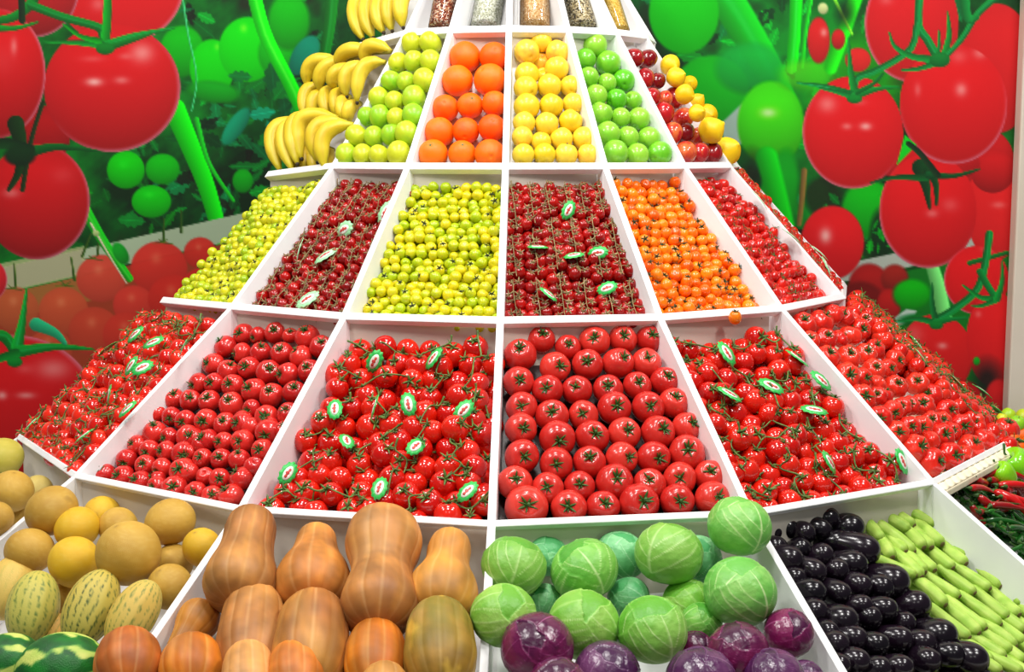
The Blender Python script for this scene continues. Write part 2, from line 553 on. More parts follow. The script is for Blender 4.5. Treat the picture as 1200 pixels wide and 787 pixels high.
def paint_left(X, Y):
    p = Print(X, Y, 3)
    foliage(p, 11)
    p.leaves(150, 560, -40, 330, 420, 5, [(2, 96, 34), (2, 60, 22), (0, 124, 40), (4, 36, 14), (14, 18, 8), (0, 110, 60), (2, 84, 30)], (6, 20))
    p.leaves(40, 200, 180, 320, 30, 6, [(4, 70, 20), (2, 50, 16), (10, 90, 20)], (6, 16))
    p.ell(215, 60, 26, 30, (0, 160, 24), 3)
    p.ell(250, 80, 26, 34, (10, 184, 16), 2, hl=[(256, 55, 4, 5, .4)], hcol=(200, 240, 90), shade=.18)
    p.ell(292, 58, 34, 38, (12, 190, 14), 2, hl=[(287, 33, 5, 6, .45)], hcol=(200, 240, 90), shade=.18)
    p.ell(330, 62, 26, 30, (4, 166, 26), 4)
    p.ell(252, 108, 30, 13, (4, 140, 30), 4, rot=8)
    p.ell(340, 25, 24, 34, (10, 160, 24), 5)
    p.leaves(280, 420, 80, 200, 26, 8, [(0, 100, 36), (2, 80, 40), (0, 128, 96)], (10, 24))
    p.ell(278, 148, 26, 10, (0, 132, 96), 2, rot=-55)
    p.ell(358, 65, 14, 26, (0, 128, 100), 2, rot=30)
    p.stroke([(296, -20), (312, 40), (342, 100), (362, 145)], 16, 16, (24, 190, 24), light=(90, 220, 70))
    p.stroke([(391, -20), (388, 25), (380, 76)], 17, 12, (8, 96, 26), light=(30, 130, 50))
    p.stroke([(206, 128), (222, 165), (244, 220), (262, 284)], 26, 17, (6, 176, 22))
    p.stroke([(232, 140), (246, 190), (275, 235)], 6, 4, (30, 160, 40))
    p.stroke([(216, 0), (222, 40), (232, 90), (226, 130)], 2.2, 1.6, (70, 170, 110))
    p.ell(192, 198, 20, 18, (0, 160, 24), 2)
    p.ell(149, 199, 22, 22, (2, 176, 18), 1.5, hl=[(146, 193, 6, 5, .2)], hcol=(150, 240, 90))
    p.ell(179, 236, 23, 19, (4, 170, 22), 1.5, hl=[(176, 228, 6, 4, .25)], hcol=(150, 240, 90))
    p.ell(286, 212, 12, 14, (4, 150, 30), 2)
    # grey gutter with the row of pale red tomatoes under it
    p.poly([(-80, 326), (100, 288), (300, 246.5), (480, 206), (480, 236), (255, 286), (100, 322), (-80, 362)], (150, 164, 140))
    gr = np.clip((110 - X) / 150, 0, 1)
    p.poly([(-80, 326), (100, 288), (100, 322), (-80, 362)], (164, 160, 122), alpha=.8)
    p.poly([(-80, 364), (60, 332), (255, 287), (480, 237), (480, 620), (-80, 620)], (150, 54, 28))
    p.poly([(-80, 364), (60, 332), (140, 314), (140, 345), (20, 372), (-80, 390)], (150, 128, 56), alpha=.55)
    for cx, cy, r, c in ((20, 362, 27, (188, 84, 44)), (76, 364, 29, (200, 78, 44)), (120, 326, 29, (208, 66, 46)), (188, 314, 33, (216, 46, 34)),
                         (236, 296, 19, (214, 44, 30)), (158, 357, 24, (212, 54, 40)), (112, 388, 30, (196, 62, 38)), (150, 392, 28, (204, 50, 34)),
                         (205, 350, 30, (212, 42, 30)), (60, 410, 26, (190, 70, 40)), (240, 340, 28, (210, 40, 30)), (180, 420, 34, (205, 40, 30))):
        p.ell(cx, cy, r, r * .95, c, 2, .96, shade=.16, hl=[(cx - r * .1, cy - r * .35, r * .18, r * .2, .28)], hcol=(240, 170, 120))
    for x, y, dx in ((118, 298, -2), (194, 282, -1), (18, 335, 2), (85, 328, 4), (214, 272, 0), (108, 300, -10)):
        p.stroke([(x, y - 26), (x + dx, y)], 2, 3.4, (44, 70, 22))
    for x, y in ((110, 303), (192, 284), (16, 338), (78, 334)):
        for a in (-1.2, -.4, .5, 1.3):
            p.stroke([(x, y), (x + 12 * math.sin(a), y - 9 * math.cos(a) + 4)], 2, .8, (60, 84, 26))
    p.stroke([(98, 240), (122, 282), (153, 326)], 14, 9, (30, 150, 34), light=(80, 190, 70))
    p.stroke([(108, 262), (130, 300), (150, 332)], 2.5, 1.5, (200, 190, 160))
    p.ell(143, 297, 8, 14, (20, 140, 40), 2, rot=-30)
    p.ell(114, 273, 4, 3.6, (170, 190, 130), 1)
    # the big hanging truss
    R1 = (222, 16, 22)
    p.ell(141, -16, 76, 68, R1, shade=.12, rim=(.8, .6), hl=[(117, 5, 9, 8, .3)])
    p.ell(40, -12, 54, 56, (200, 20, 24), shade=.3, rim=(.7, .7))
    p.ell(56, 158, 28, 34, (176, 10, 14), shade=.3)
    p.ell(45, 236, 62, 68, (208, 14, 20), shade=.3, rim=(.8, .4), hl=[(15, 226, 10, 6, .35), (75, 205, 14, 10, .12)])
    p.ell(133, 103, 80, 75, R1, shade=.26, rim=(.7, .7), hl=[(112, 96, 10, 5, .7), (144, 94, 9, 4.5, .4), (168, 62, 14, 12, .5), (110, 69, 14, 4, .22), (148, 66, 8, 4, .25)])
    p.ell(-2, 86, 57, 76, (222, 14, 20), shade=.28, rim=(.9, .1), hl=[(18, 54, 4, 10, .4), (4, 70, 18, 20, .1)])
    p.ell(-14, 328, 24, 26, (220, 30, 40), rim=(.8, .4))
    p.ell(14, 476, 100, 84, (214, 16, 22), shade=.2, rim=(.5, -.6), hl=[(64, 432, 20, 12, .42), (4, 463, 6, 5, .6), (32, 463, 11, 4, .5), (30, 432, 10, 6, .2)])
    D, Dk = (6, 96, 34), (4, 50, 22)
    p.stroke([(-12, 26), (18, 20), (38, 4), (44, -12)], 9, 14, D)
    p.stroke([(-10, 33), (20, 33), (46, 26)], 9, 2, (8, 110, 36))
    p.stroke([(38, 6), (75, 20), (112, 30), (120, 36), (124, 52)], 10, 9, D, light=(26, 126, 60))
    p.stroke([(124, 52), (127, 25), (128, -14)], 12, 9, (10, 120, 34))
    p.stroke([(126, 54), (160, 42), (205, 33)], 13, 2.5, (8, 110, 40), light=(30, 140, 70))
    p.stroke([(128, 56), (160, 46), (179, 40)], 9, 2, (6, 90, 30))
    p.stroke([(120, 52), (90, 50), (54, 49)], 10, 2, (8, 110, 38))
    p.stroke([(118, 48), (95, 42), (76, 28)], 8, 2, (14, 120, 30))
    p.ell(125, 57, 11, 7, (10, 110, 36))
    p.stroke([(26, -10), (28, 24)], 8, 8, (16, 36, 16))
    p.stroke([(20, 145), (26, 170), (24, 200), (12, 222)], 20, 5, (16, 40, 14))
    p.stroke([(52, 120), (42, 150), (36, 175), (28, 222)], 5, 6, (22, 40, 16))
    p.stroke([(36, 178), (70, 172), (118, 177)], 14, 2, (6, 70, 26))
    p.stroke([(36, 176), (10, 168), (-10, 172)], 14, 12, (14, 44, 18))
    p.ell(25, 182, 18, 12, (14, 42, 18), 4)
    p.stroke([(-12, 392), (6, 394), (18, 408)], 13, 13, (8, 104, 36), light=(30, 140, 70))
    p.stroke([(22, 406), (28, 375), (33, 338)], 15, 2, (10, 122, 44), light=(34, 150, 80))
    p.stroke([(22, 412), (66, 406), (111, 409)], 15, 2, (8, 112, 40), light=(30, 140, 70))
    p.stroke([(44, 380), (66, 390), (78, 402)], 16, 5, (40, 140, 100))
    p.stroke([(20, 414), (0, 420), (-12, 424)], 12, 6, (8, 100, 36))
    p.ell(19, 424, 9, 6, (14, 120, 44))
    return p.c


def paint_right(X, Y):
    p = Print(X, Y, 4)
    foliage(p, 31)
    p.leaves(640, 1183, -40, 330, 300, 9, [(2, 100, 34), (2, 60, 22), (0, 136, 40), (4, 34, 14), (16, 18, 10), (0, 120, 60)], (7, 22))
    p.mix((26, 20, 16), np.clip(1.2 - np.hypot((X - 760) / 26, (Y - 35) / 40), 0, 1) * .8)
    p.stroke([(838, -20), (866, 20), (900, 78), (925, 130)], 44, 30, (4, 150, 34), 3, light=(40, 170, 60))
    p.ell(803, 15, 41, 48, (4, 168, 22), 3, shade=.15)
    p.ell(835, 105, 44, 40, (4, 150, 30), 4, shade=.15)
    p.ell(880, 80, 40, 30, (0, 150, 60), 8, .8)
    p.poly([(848, 143), (872, 120), (876, 165), (850, 182)], (140, 160, 150), 3)
    p.ell(905, 145, 39, 50, (70, 196, 14), 4, shade=.3, hl=[(902, 132, 10, 6, .75)], hcol=(200, 214, 180))
    p.mix((20, 22, 16), np.clip(1.25 - np.hypot((X - 882) / 20, (Y - 205) / 30), 0, 1) * .85)
    p.ell(912, 235, 22, 60, (4, 140, 34), 5, rot=12)
    p.stroke([(900, 185), (915, 240), (930, 300)], 26, 20, (6, 156, 30), 4)
    p.stroke([(935, -20), (933, 35), (929, 80)], 15, 13, (16, 176, 30), light=(60, 200, 70))
    p.stroke([(955, -20), (945, 40), (942, 78)], 5, 4, (30, 170, 40))
    p.ell(945, 88, 32, 18, (100, 200, 40), 10, .7)
    p.ell(1000, 100, 60, 60, (60, 190, 30), 26, .5)
    p.stroke([(1010, -20), (990, 40), (975, 80)], 16, 14, (40, 190, 30), 3)
    p.stroke([(975, -10), (990, 20), (1000, 40)], 4, 3, (120, 200, 60))
    p.mix((10, 12, 8), np.clip(1.2 - np.hypot((X - 992) / 14, (Y - 16) / 18), 0, 1) * .7)
    p.ell(961, 47, 13, 27, (216, 26, 26), 2, hl=[(967, 38, 4, 5, .5)], shade=.2)
    p.ell(984, 46, 8, 12, (210, 26, 26), 2)
    p.ell(1007, 70, 15, 14, (222, 34, 30), 2, shade=.15)
    p.ell(966, 10, 6, 7, (200, 210, 150), 2)
    p.stroke([(944, 200), (941, 235), (938, 262)], 7, 6, (120, 92, 40), 2)
    p.ell(1020, 245, 32, 34, (10, 160, 30), 6)
    p.ell(1035, 275, 14, 30, (8, 48, 18), 6)
    p.leaves(1008, 1060, 250, 300, 18, 13, [(4, 90, 26), (2, 50, 18), (8, 120, 30)], (5, 10))
    p.poly([(860, 336), (1005, 306), (1060, 294), (1183, 268), (1183, 290), (1080, 313), (1000, 328), (860, 360)], (156, 164, 154), 1.5)
    p.ell(977, 284, 37, 43, (226, 20, 26), 2.5, shade=.14, hl=[(969, 276, 7, 9, .7)])
    # under the gutter
    p.poly([(860, 361), (1000, 329), (1080, 314), (1183, 291), (1183, 640), (860, 640)], (14, 96, 28), 1.5)
    p.ell(1020, 335, 24, 26, (176, 22, 20), 4)
    p.ell(1050, 326, 16, 16, (160, 30, 20), 4)
    p.ell(1010, 360, 30, 30, (120, 14, 12), 6)
    p.ell(1043, 358, 14, 20, (190, 24, 22), 3)
    p.ell(1070, 345, 22, 18, (10, 160, 24), 5)
    p.stroke([(1094, 312), (1102, 340), (1108, 372)], 15, 18, (110, 190, 110), 2)
    p.poly([(1050, 372), (1064, 362), (1076, 364), (1070, 376), (1054, 382)], (170, 186, 176), 2)
    p.ell(1085, 375, 30, 8, (4, 100, 34), 4)
    R1 = (226, 18, 24)
    p.ell(1170, 80, 46, 76, (214, 22, 26), shade=.15)
    p.ell(1150, 188, 40, 40, (200, 18, 22), shade=.2)
    p.ell(1168, 245, 34, 60, (222, 26, 28), shade=.12, hl=[(1172, 240, 8, 4, .3)])
    p.ell(1070, 28, 55, 68, (220, 20, 26), shade=.16, rim=(-.9, .4), hl=[(1040, 0, 8, 6, .25)])
    p.ell(1165, 200, 26, 26, (206, 18, 22))
    p.ell(1090, 192, 60, 24, (204, 16, 22))
    p.ell(1089, 247, 57, 67, R1, shade=.2, rim=(-.5, .7), hl=[(1094, 250, 7, 5, .35), (1115, 240, 10, 8, .22)])
    p.ell(1146, 328, 38, 40, R1, shade=.15, rim=(-.8, .4), hl=[(1160, 292, 8, 4, .35)])
    p.ell(1098, 416, 44, 48, (224, 24, 26), shade=.15, hl=[(1106, 405, 6, 4, .5), (1072, 392, 12, 12, .25)])
    p.ell(1168, 398, 34, 56, (224, 22, 26), shade=.12, hl=[(1148, 368, 4, 4, .3)])
    p.mix((22, 22, 20), np.clip(1.3 - np.hypot((X - 1158) / 20, (Y - 446) / 26), 0, 1) * .9)
    p.ell(1146, 423, 4, 5, (30, 150, 40), 2)
    p.ell(1172, 468, 16, 24, (216, 26, 30), 3)
    p.ell(1124, 470, 30, 26, (196, 20, 24), 4)
    p.ell(1001, 155, 59, 66, R1, shade=.18, rim=(-.6, .7), hl=[(1016, 148, 7, 4.5, .65), (994, 148, 6, 4, .4), (971, 122, 11, 10, .4), (1010, 120, 8, 4, .2)])
    p.ell(1119, 122, 63, 70, R1, shade=.17, rim=(.2, .9), hl=[(1128, 105, 7, 8, .5), (1077, 105, 4, 8, .3), (1150, 62, 8, 7, .4), (1125, 66, 10, 8, .25)])
    p.poly([(1062, 158), (1076, 170), (1052, 194)], (20, 170, 40), 1.5)
    D = (6, 104, 46)
    p.stroke([(1080, -14), (1078, 28), (1088, 46), (1096, 60)], 9, 10, D, light=(30, 140, 80))
    p.stroke([(1076, 30), (1068, 58), (1030, 82), (1006, 92), (1002, 110)], 8, 8, D, light=(30, 140, 80))
    p.stroke([(1004, 114), (998, 80), (996, 44)], 11, 2, (8, 112, 44))
    p.stroke([(1002, 112), (970, 102), (936, 97)], 11, 2, (8, 112, 48), light=(34, 150, 90))
    p.stroke([(1002, 113), (980, 107), (962, 103)], 8, 2, D)
    p.stroke([(1004, 112), (1030, 104), (1055, 102)], 10, 2, (8, 110, 44))
    p.stroke([(1006, 108), (1025, 98), (1036, 86)], 6, 3, (8, 90, 36))
    p.ell(1003, 116, 9, 5, (10, 120, 46))
    p.stroke([(1100, 70), (1070, 66), (1050, 54), (1044, 38)], 10, 2, (8, 112, 48))
    p.stroke([(1102, 72), (1080, 80), (1058, 82)], 9, 2, D)
    p.stroke([(1108, 66), (1114, 40), (1112, 14)], 10, 2, (8, 112, 44))
    p.stroke([(1112, 64), (1130, 44), (1146, 18), (1165, 0), (1180, -12)], 6, 9, D, light=(30, 140, 80))
    p.stroke([(1132, 0), (1136, 22), (1146, 20)], 12, 8, D)
    p.stroke([(1098, 70), (1102, 54), (1102, 36)], 7, 2, D)
    p.ell(1103, 70, 12, 9, (8, 110, 46))
    p.stroke([(1080, 196), (1086, 215), (1091, 244)], 20, 3, (10, 50, 22))
    p.stroke([(1090, 200), (1098, 215), (1099, 240)], 12, 3, (10, 56, 24))
    p.stroke([(1086, 208), (1050, 208), (1022, 214)], 9, 2, (8, 70, 30))
    p.stroke([(1090, 205), (1120, 206), (1150, 198)], 9, 2, (8, 64, 30))
    p.stroke([(1100, 205), (1080, 180), (1066, 168)], 8, 6, (16, 40, 20))
    p.stroke([(1138, 308), (1182, 296)], 6, 5, (16, 90, 36))
    p.stroke([(1161, 274), (1156, 310), (1146, 340), (1120, 362), (1100, 374)], 9, 9, D, light=(30, 140, 80))
    p.stroke([(1150, 318), (1160, 336), (1168, 348)], 8, 8, D)
    p.stroke([(1168, 350), (1150, 348), (1130, 334)], 9, 2, (8, 112, 46))
    p.stroke([(1168, 352), (1152, 358), (1140, 358)], 7, 2, D)
    p.stroke([(1170, 350), (1176, 330), (1176, 306)], 9, 2, (8, 112, 46))
    p.stroke([(1098, 378), (1094, 355), (1094, 332)], 9, 2, (6, 90, 40))
    p.stroke([(1098, 378), (1078, 374), (1054, 376)], 9, 2, D)
    p.stroke([(1098, 378), (1116, 374), (1136, 372)], 9, 2, D)
    p.ell(1099, 381, 8, 5, (10, 116, 46))
    return p.c


def mural(name, px0, px1, py0, py1, step, painter, label, y):
    nx, ny = int((px1 - px0) / step) + 1, int((py1 - py0) / step) + 1
    dep = (y - CAM.y)
    # corner points of the print on the wall
    def on_wall(px, py):
        d = ray(px, py)
        return CAM + d * ((y - CAM.y) / d.y)
    c00, c11 = on_wall(px0, py0), on_wall(px1, py1)
    xs = np.linspace(c00.x, c11.x, nx)
    zs = np.linspace(c00.z, c11.z, ny)
    GX, GZ = np.meshgrid(xs, zs)
    dz = dep * math.cos(PITCH) - (GZ - CAM.z) * math.sin(PITCH)
    PX = W / 2 + FPX * (GX - CAM.x) / dz
    PY = H / 2 - FPX * (dep * math.sin(PITCH) + (GZ - CAM.z) * math.cos(PITCH)) / dz
    c = painter(PX, PY).reshape(-1, 3)
    lum = c @ np.array([.3, .6, .1])
    sat = np.where(c[:, 1] > c[:, 0], 1.22, 1.0)[:, None]            # the print's green inks are the most vivid
    c = np.clip((lum[:, None] + (c - lum[:, None]) * sat) * np.where(sat > 1, 1.0, .93), 0, 1)
    # pale warm wall shows through: the print is a thin sheet with its back and edge
    v = np.stack([GX.ravel(), np.full(GX.size, y), GZ.ravel()], 1)
    i = np.arange(nx * ny).reshape(ny, nx)
    f = np.stack([i[:-1, :-1], i[1:, :-1], i[1:, 1:], i[:-1, 1:]], -1).reshape(-1, 4)
    me = bpy.data.meshes.new(name)
    me.vertices.add(len(v))
    me.vertices.foreach_set('co', v.astype(np.float32).ravel())
    me.loops.add(f.size)
    me.loops.foreach_set('vertex_index', f.astype(np.int32).ravel())
    me.polygons.add(len(f))
    me.polygons.foreach_set('loop_start', np.arange(0, f.size, 4, dtype=np.int32))
    me.update(calc_edges=True)
    a = me.color_attributes.new('Col', 'FLOAT_COLOR', 'POINT')
    cc = np.ones((len(v), 4), np.float32)
    cc[:, :3] = s2l(np.clip(c, 0, 1))
    a.data.foreach_set('color', cc.ravel())
    me.materials.append(M['mural'])
    o = obj(name, me)
    return tag(o, label, 'mural', 'printed murals on the back wall')


M['mural'] = mat_vc('printed_sheet', 0.6, 0.25)
mural('printed_mural', -60, 560, -50, 620, 1.6, paint_left,
      'printed wall mural with giant red tomatoes and green stems behind the bananas', WALL_Y - 0.012)
mural('printed_mural', 560 + 1.6, 1183, -50, 560, 1.6, paint_right,
      'printed wall mural with giant red tomatoes behind the yellow lemons, beside the beige pillar', WALL_Y - 0.012)

# ------------------------------------------------------------------ the stepped half-round display stand
stand = empty('display_stand', (0, 0, 0))
tag(stand, 'white stepped half-round produce stand with radial dividers under all the fruit', 'display stand')
BIN = {}
LIPH = {'F': 0.014, 'A': 0.015, 'B': 0.019, 'C': 0.02, 'D': 0.022, 'E': 0.022}
FLOOR = {'F': 0.15, 'A': 0.088, 'B': 0.075, 'C': 0.082, 'D': 0.10}
for l in 'FABCD':
    for k in range(-3, 4):
        BIN[l, k] = Bin(l, k)
for l in 'FABCDE':
    for k in range(-3, 4):
        p0, p1 = vert(l, k), vert(l, k + 1)
        d = (p1 - p0).normalized()
        inward = Vector((-p0.x - p1.x, -p0.y - p1.y, 0)).normalized()
        ext0 = ext1 = 0.0
        q0, q1 = p0 + inward * .011, p1 + inward * .011
        if l == 'A' and k == 2:
            pass
        h = LIPH[l]
        v, f = box(q0, q1, 0.022, Vector((0, 0, .82)) + inward * .57, h, h / 2)
        bevelled(obj('front_lip', make_mesh('front_lip', v, f, M['board'], smooth=False), stand))
        # riser under the lip: the back board of the bin below, the front board of this bin
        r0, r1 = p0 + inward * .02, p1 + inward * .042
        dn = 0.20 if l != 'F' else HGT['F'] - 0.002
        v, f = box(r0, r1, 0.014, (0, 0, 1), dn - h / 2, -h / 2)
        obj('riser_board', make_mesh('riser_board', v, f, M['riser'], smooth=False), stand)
for l in 'FABCD':
    u = LV[LV.index(l) + 1]
    for k in range(-3, 4):
        b = BIN[l, k]
        hf = {('C', 3): .02, ('C', 2): .036, ('C', -2): .044, ('C', 1): .06, ('C', 0): .064, ('C', -1): .072, ('B', 3): .034, ('D', 2): .055, ('D', -2): .055}.get((l, k), FLOOR[l])
        q = [b.at(0, 0, hf), b.at(1, 0, hf), b.at(1, 1, hf), b.at(0, 1, hf)]
        v, f = prism(q, b.n, 0.01)
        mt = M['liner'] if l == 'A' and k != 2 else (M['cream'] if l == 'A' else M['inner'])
        obj('shelf_board', make_mesh('shelf_board', v, f, mt, smooth=False), stand)
    for k in range(-3, 5):
        p0, p1 = vert(l, k), vert(u, k)
        drop = 0.0
        if k == -3:
            drop = {'F': 0, 'A': .05, 'B': .045, 'C': .06, 'D': .06}[l]
        if k == 4:
            drop = {'F': 0, 'A': .05, 'B': .0, 'C': .05, 'D': 0}[l]
        if k == 3 and l == 'A':
            drop = 0.06
        z = Vector((0, 0, 1))
        d = (p1 - p0)
        perp = (z - d.normalized() * z.dot(d.normalized())).normalized()
        v, f = box(p0 - perp * drop, p1 - perp * drop, 0.0165, z, 0.16, 0.002)
        bevelled(obj('divider_board', make_mesh('divider_board', v, f, M['board'], smooth=False), stand), 0.0015)
# top cap over the axis
v, f = prism([vert('E', k) + Vector((0, 0, .004)) for k in (-3, 0, 1, 4)], (0, 0, 1), 0.02)
obj('top_board', make_mesh('top_board', v, f, M['board'], smooth=False), stand)

# ------------------------------------------------------------------ shape builders
def lathe(prof, nseg=28, rib=None, noise=None, close=True):
    """prof: (r, z) from the top pole to the bottom pole; rib(theta, t) and noise(points) scale the radius. Returns v, f, theta, t"""
    prof = np.array(prof, float)
    n = len(prof)
    th = np.linspace(0, 2 * math.pi, nseg, endpoint=False)
    T = np.linspace(0, 1, n)
    R = np.repeat(prof[1:-1, 0][:, None], nseg, 1)
    Z = np.repeat(prof[1:-1, 1][:, None], nseg, 1)
    TH, TT = np.meshgrid(th, T[1:-1])
    if rib is not None:
        R = R * rib(TH, TT)
    v = np.stack([R * np.cos(TH), R * np.sin(TH), Z], -1).reshape(-1, 3)
    v = np.concatenate([[[0, 0, prof[0, 1]]], v, [[0, 0, prof[-1, 1]]]])
    tt = np.concatenate([[0], TT.ravel(), [1]])
    tht = np.concatenate([[0], TH.ravel(), [0]])
    if noise is not None:
        v = v * (1 + noise(v))[:, None]
    f = []
    m = n - 2
    for j in range(nseg):
        j2 = (j + 1) % nseg
        f.append((0, 1 + j, 1 + j2))
        for i in range(m - 1):
            a, b = 1 + i * nseg, 1 + (i + 1) * nseg
            f.append((a + j, b + j, b + j2, a + j2))
        a = 1 + (m - 1) * nseg
        f.append((a + j, len(v) - 1, a + j2))
    return v, f, tht, tt


def smooth_prof(keys, n=22):
    """Catmull-Rom through (r, z) keys"""
    k = np.array(keys, float)
    t = np.linspace(0, len(k) - 1, n)
    i = np.clip(t.astype(int), 0, len(k) - 2)
    fr = (t - i)[:, None]
    p0, p1 = k[np.clip(i - 1, 0, None)], k[i]
    p2, p3 = k[i + 1], k[np.clip(i + 2, None, len(k) - 1)]
    o = .5 * (2 * p1 + (p2 - p0) * fr + (2 * p0 - 5 * p1 + 4 * p2 - p3) * fr ** 2 + (3 * p1 - p0 - 3 * p2 + p3) * fr ** 3)
    o[:, 0] = np.maximum(o[:, 0], 0)
    o[0, 0] = o[-1, 0] = 0
    return o


def spline(pts, n):
    k = np.array(pts, float)
    if len(k) == 2:
        t = np.linspace(0, 1, n)[:, None]
        return k[0] * (1 - t) + k[1] * t
    t = np.linspace(0, len(k) - 1, n)
    i = np.clip(t.astype(int), 0, len(k) - 2)
    fr = (t - i)[:, None]
    p0, p1 = k[np.clip(i - 1, 0, None)], k[i]
    p2, p3 = k[i + 1], k[np.clip(i + 2, None, len(k) - 1)]
    return .5 * (2 * p1 + (p2 - p0) * fr + (2 * p0 - 5 * p1 + 4 * p2 - p3) * fr ** 2 + (3 * p1 - p0 - 3 * p2 + p3) * fr ** 3)


def sweep(path, rad, nseg=8, up=(0, 0, 1), rib=None):
    """tube along path with radii rad; closed ends. Returns v, f, theta, t"""
    P = np.array(path, float)
    n = len(P)
    rad = np.broadcast_to(np.asarray(rad, float), (n,)) if np.ndim(rad) else np.full(n, rad)
    T = np.gradient(P, axis=0)
    T /= np.linalg.norm(T, axis=1)[:, None] + 1e-12
    u = np.array(up, float)
    if abs(u @ T[0]) > .95:
        u = np.array([1., 0, 0])
    V, TH, TT = [], [], []
    th = np.linspace(0, 2 * math.pi, nseg, endpoint=False)
    for i in range(n):
        s = np.cross(T[i], u)
        s /= np.linalg.norm(s) + 1e-12
        w = np.cross(s, T[i])
        r = rad[i] * (rib(th, i / (n - 1)) if rib else 1)
        V.append(P[i] + (np.cos(th) * r)[:, None] * s + (np.sin(th) * r)[:, None] * w)
        TH.append(th)
        TT.append(np.full(nseg, i / (n - 1)))
    V = np.concatenate(V + [P[:1], P[-1:]])
    f = []
    for i in range(n - 1):
        for j in range(nseg):
            j2 = (j + 1) % nseg
            f.append((i * nseg + j, i * nseg + j2, (i + 1) * nseg + j2, (i + 1) * nseg + j))
    a, b = n * nseg, n * nseg + 1
    for j in range(nseg):
        j2 = (j + 1) % nseg
        f.append((a, j2, j))
        f.append((b, (n - 1) * nseg + j, (n - 1) * nseg + j2))
    return V, f, np.concatenate(TH + [[0], [0]]), np.concatenate(TT + [[0], [1]])


def tomato_mesh(name, mat, seed, ribs=5, rib_amp=.02, squash=.82, dim=.25, seg=28, lob=0.0):
    """unit radius, stem dimple at +Z"""
    r = np.random.default_rng(seed)
    s = squash
    keys = [(0, s - dim), (.12, s - dim * .8), (.28, s - dim * .18), (.5, s * .98), (.78, s * .72), (.96, s * .28), (1, -s * .12),
            (.9, -s * .52), (.64, -s * .86), (.3, -s * .98), (.1, -s * .97), (0, -s * .96)]
    ph = r.uniform(0, 6.28, 3)
    sn = SN(seed, 1.2, 1)

    def rib(th, t):
        top = np.clip(1 - t * 1.25, 0, 1)
        c = np.abs(np.cos(th * ribs / 2 + ph[0] + .4 * np.sin(th + ph[1])))
        return 1 + (c ** .6 - .75) * rib_amp * (1.2 + 2.2 * top) + lob * np.cos(2 * th + ph[2])
    v, f, th, t = lathe(smooth_prof(keys, 24), seg, rib, lambda p: .025 * sn(p))
    return make_mesh(name, v, f, mat)


def blade(p0, d, n, L, w, curl, seg=4):
    """narrow pointed leaf of some thickness from p0 along d, arching along n"""
    p0, d, n = Vector(p0), Vector(d).normalized(), Vector(n).normalized()
    s = d.cross(n).normalized()
    v, f = [], []
    for i in range(seg + 1):
        t = i / seg
        ww = w * (math.sin(math.pi * min(1, .18 + .82 * t)) ** .8) if i < seg else w * .04
        c = p0 + d * (L * t) + n * (curl(t) * L)
        v += [c + s * ww, c + n * ww * .5, c - s * ww, c - n * ww * .25]
    for i in range(seg):
        for j in range(4):
            a, b = i * 4 + j, i * 4 + (j + 1) % 4
            f.append((a, b, b + 4, a + 4))
    f.append((3, 2, 1, 0))
    f.append(tuple(range(seg * 4, seg * 4 + 4)))
    return [tuple(q) for q in v], f


def calyx_parts(o, ax, R, seed, n=6, stem=.35, spread=.62, lift=.22, width=.085, stem_dir=None):
    r = random.Random(seed)
    ax = Vector(ax).normalized()
    q = ax.to_track_quat('Z', 'Y')
    parts = []
    a0 = r.uniform(0, 6.28)
    for i in range(n):
        a = a0 + i * 6.283 / n + r.uniform(-.25, .25)
        d = q @ Vector((math.cos(a), math.sin(a), 0))
        L = R * spread * r.uniform(.75, 1.2)
        lf = r.uniform(.6, 1.5) * lift
        parts.append(blade(o, d, ax, L, R * width * r.uniform(.8, 1.3), lambda t, lf=lf: lf * (1.9 * t - 1.3 * t * t) + (0.5 * lf * t ** 3)))
    if stem:
        sd = Vector(stem_dir) if stem_dir is not None else (ax + q @ Vector((r.uniform(-.5, .5), r.uniform(-.5, .5), 0)))
        p = [o, Vector(o) + ax * R * stem * .5, Vector(o) + ax * R * stem * .5 + sd.normalized() * R * stem * .6]
        v, f, _, _ = sweep([tuple(x) for x in p], [R * .075, R * .065, R * .09], 6, (.3, .8, .1))
        parts.append((v, f))
    return parts


def calyx_mesh(name, mat, seed, z, **kw):
    v, f = merge(calyx_parts((0, 0, z), (0, 0, 1), 1.0, seed, **kw))
    return make_mesh(name, v, f, mat)


TOMBIG = [tomato_mesh('tomato', M['tom_big'], i, 5, .014, .82 + .03 * (i % 2), .14, 32, .02 * (i % 2)) for i in range(4)]
TOMMID = [tomato_mesh('tomato', M['tom_mid'], 10 + i, 6, .024, .80, .15, 28, .03 * (i % 2)) for i in range(4)]
TOMRIB = [tomato_mesh('tomato', M['tom_rib'], 20 + i, 7, .06, .74, .2, 32, .05 * (i % 2)) for i in range(4)]
TOMVINE = [tomato_mesh('tomato', M['tom_vine'], 30 + i, 3, .004, .9, .1, 26, .01) for i in range(3)]
TOMPLUM = [tomato_mesh('tomato', M['tom_plum'], 34 + i, 3, .004, 1.0, .08, 22, .01) for i in range(3)]
CHERRY = {}
for nm in ('cherry_red', 'cherry_orange', 'cherry_yellow', 'cherry_green'):
    CHERRY[nm] = [tomato_mesh('cherry_tomato', M[nm], 40 + i, 3, .003, .95, .08, 16) for i in range(2)]
CHERRY['cherry_plum'] = [tomato_mesh('cherry_tomato', M['cherry_plum'], 50 + i, 3, .003, 1.22, .06, 18) for i in range(2)]
CALBIG = [calyx_mesh('calyx', M['calyx'], i, .69, n=7, stem=.36, spread=.46, lift=.5, width=.06) for i in range(4)]
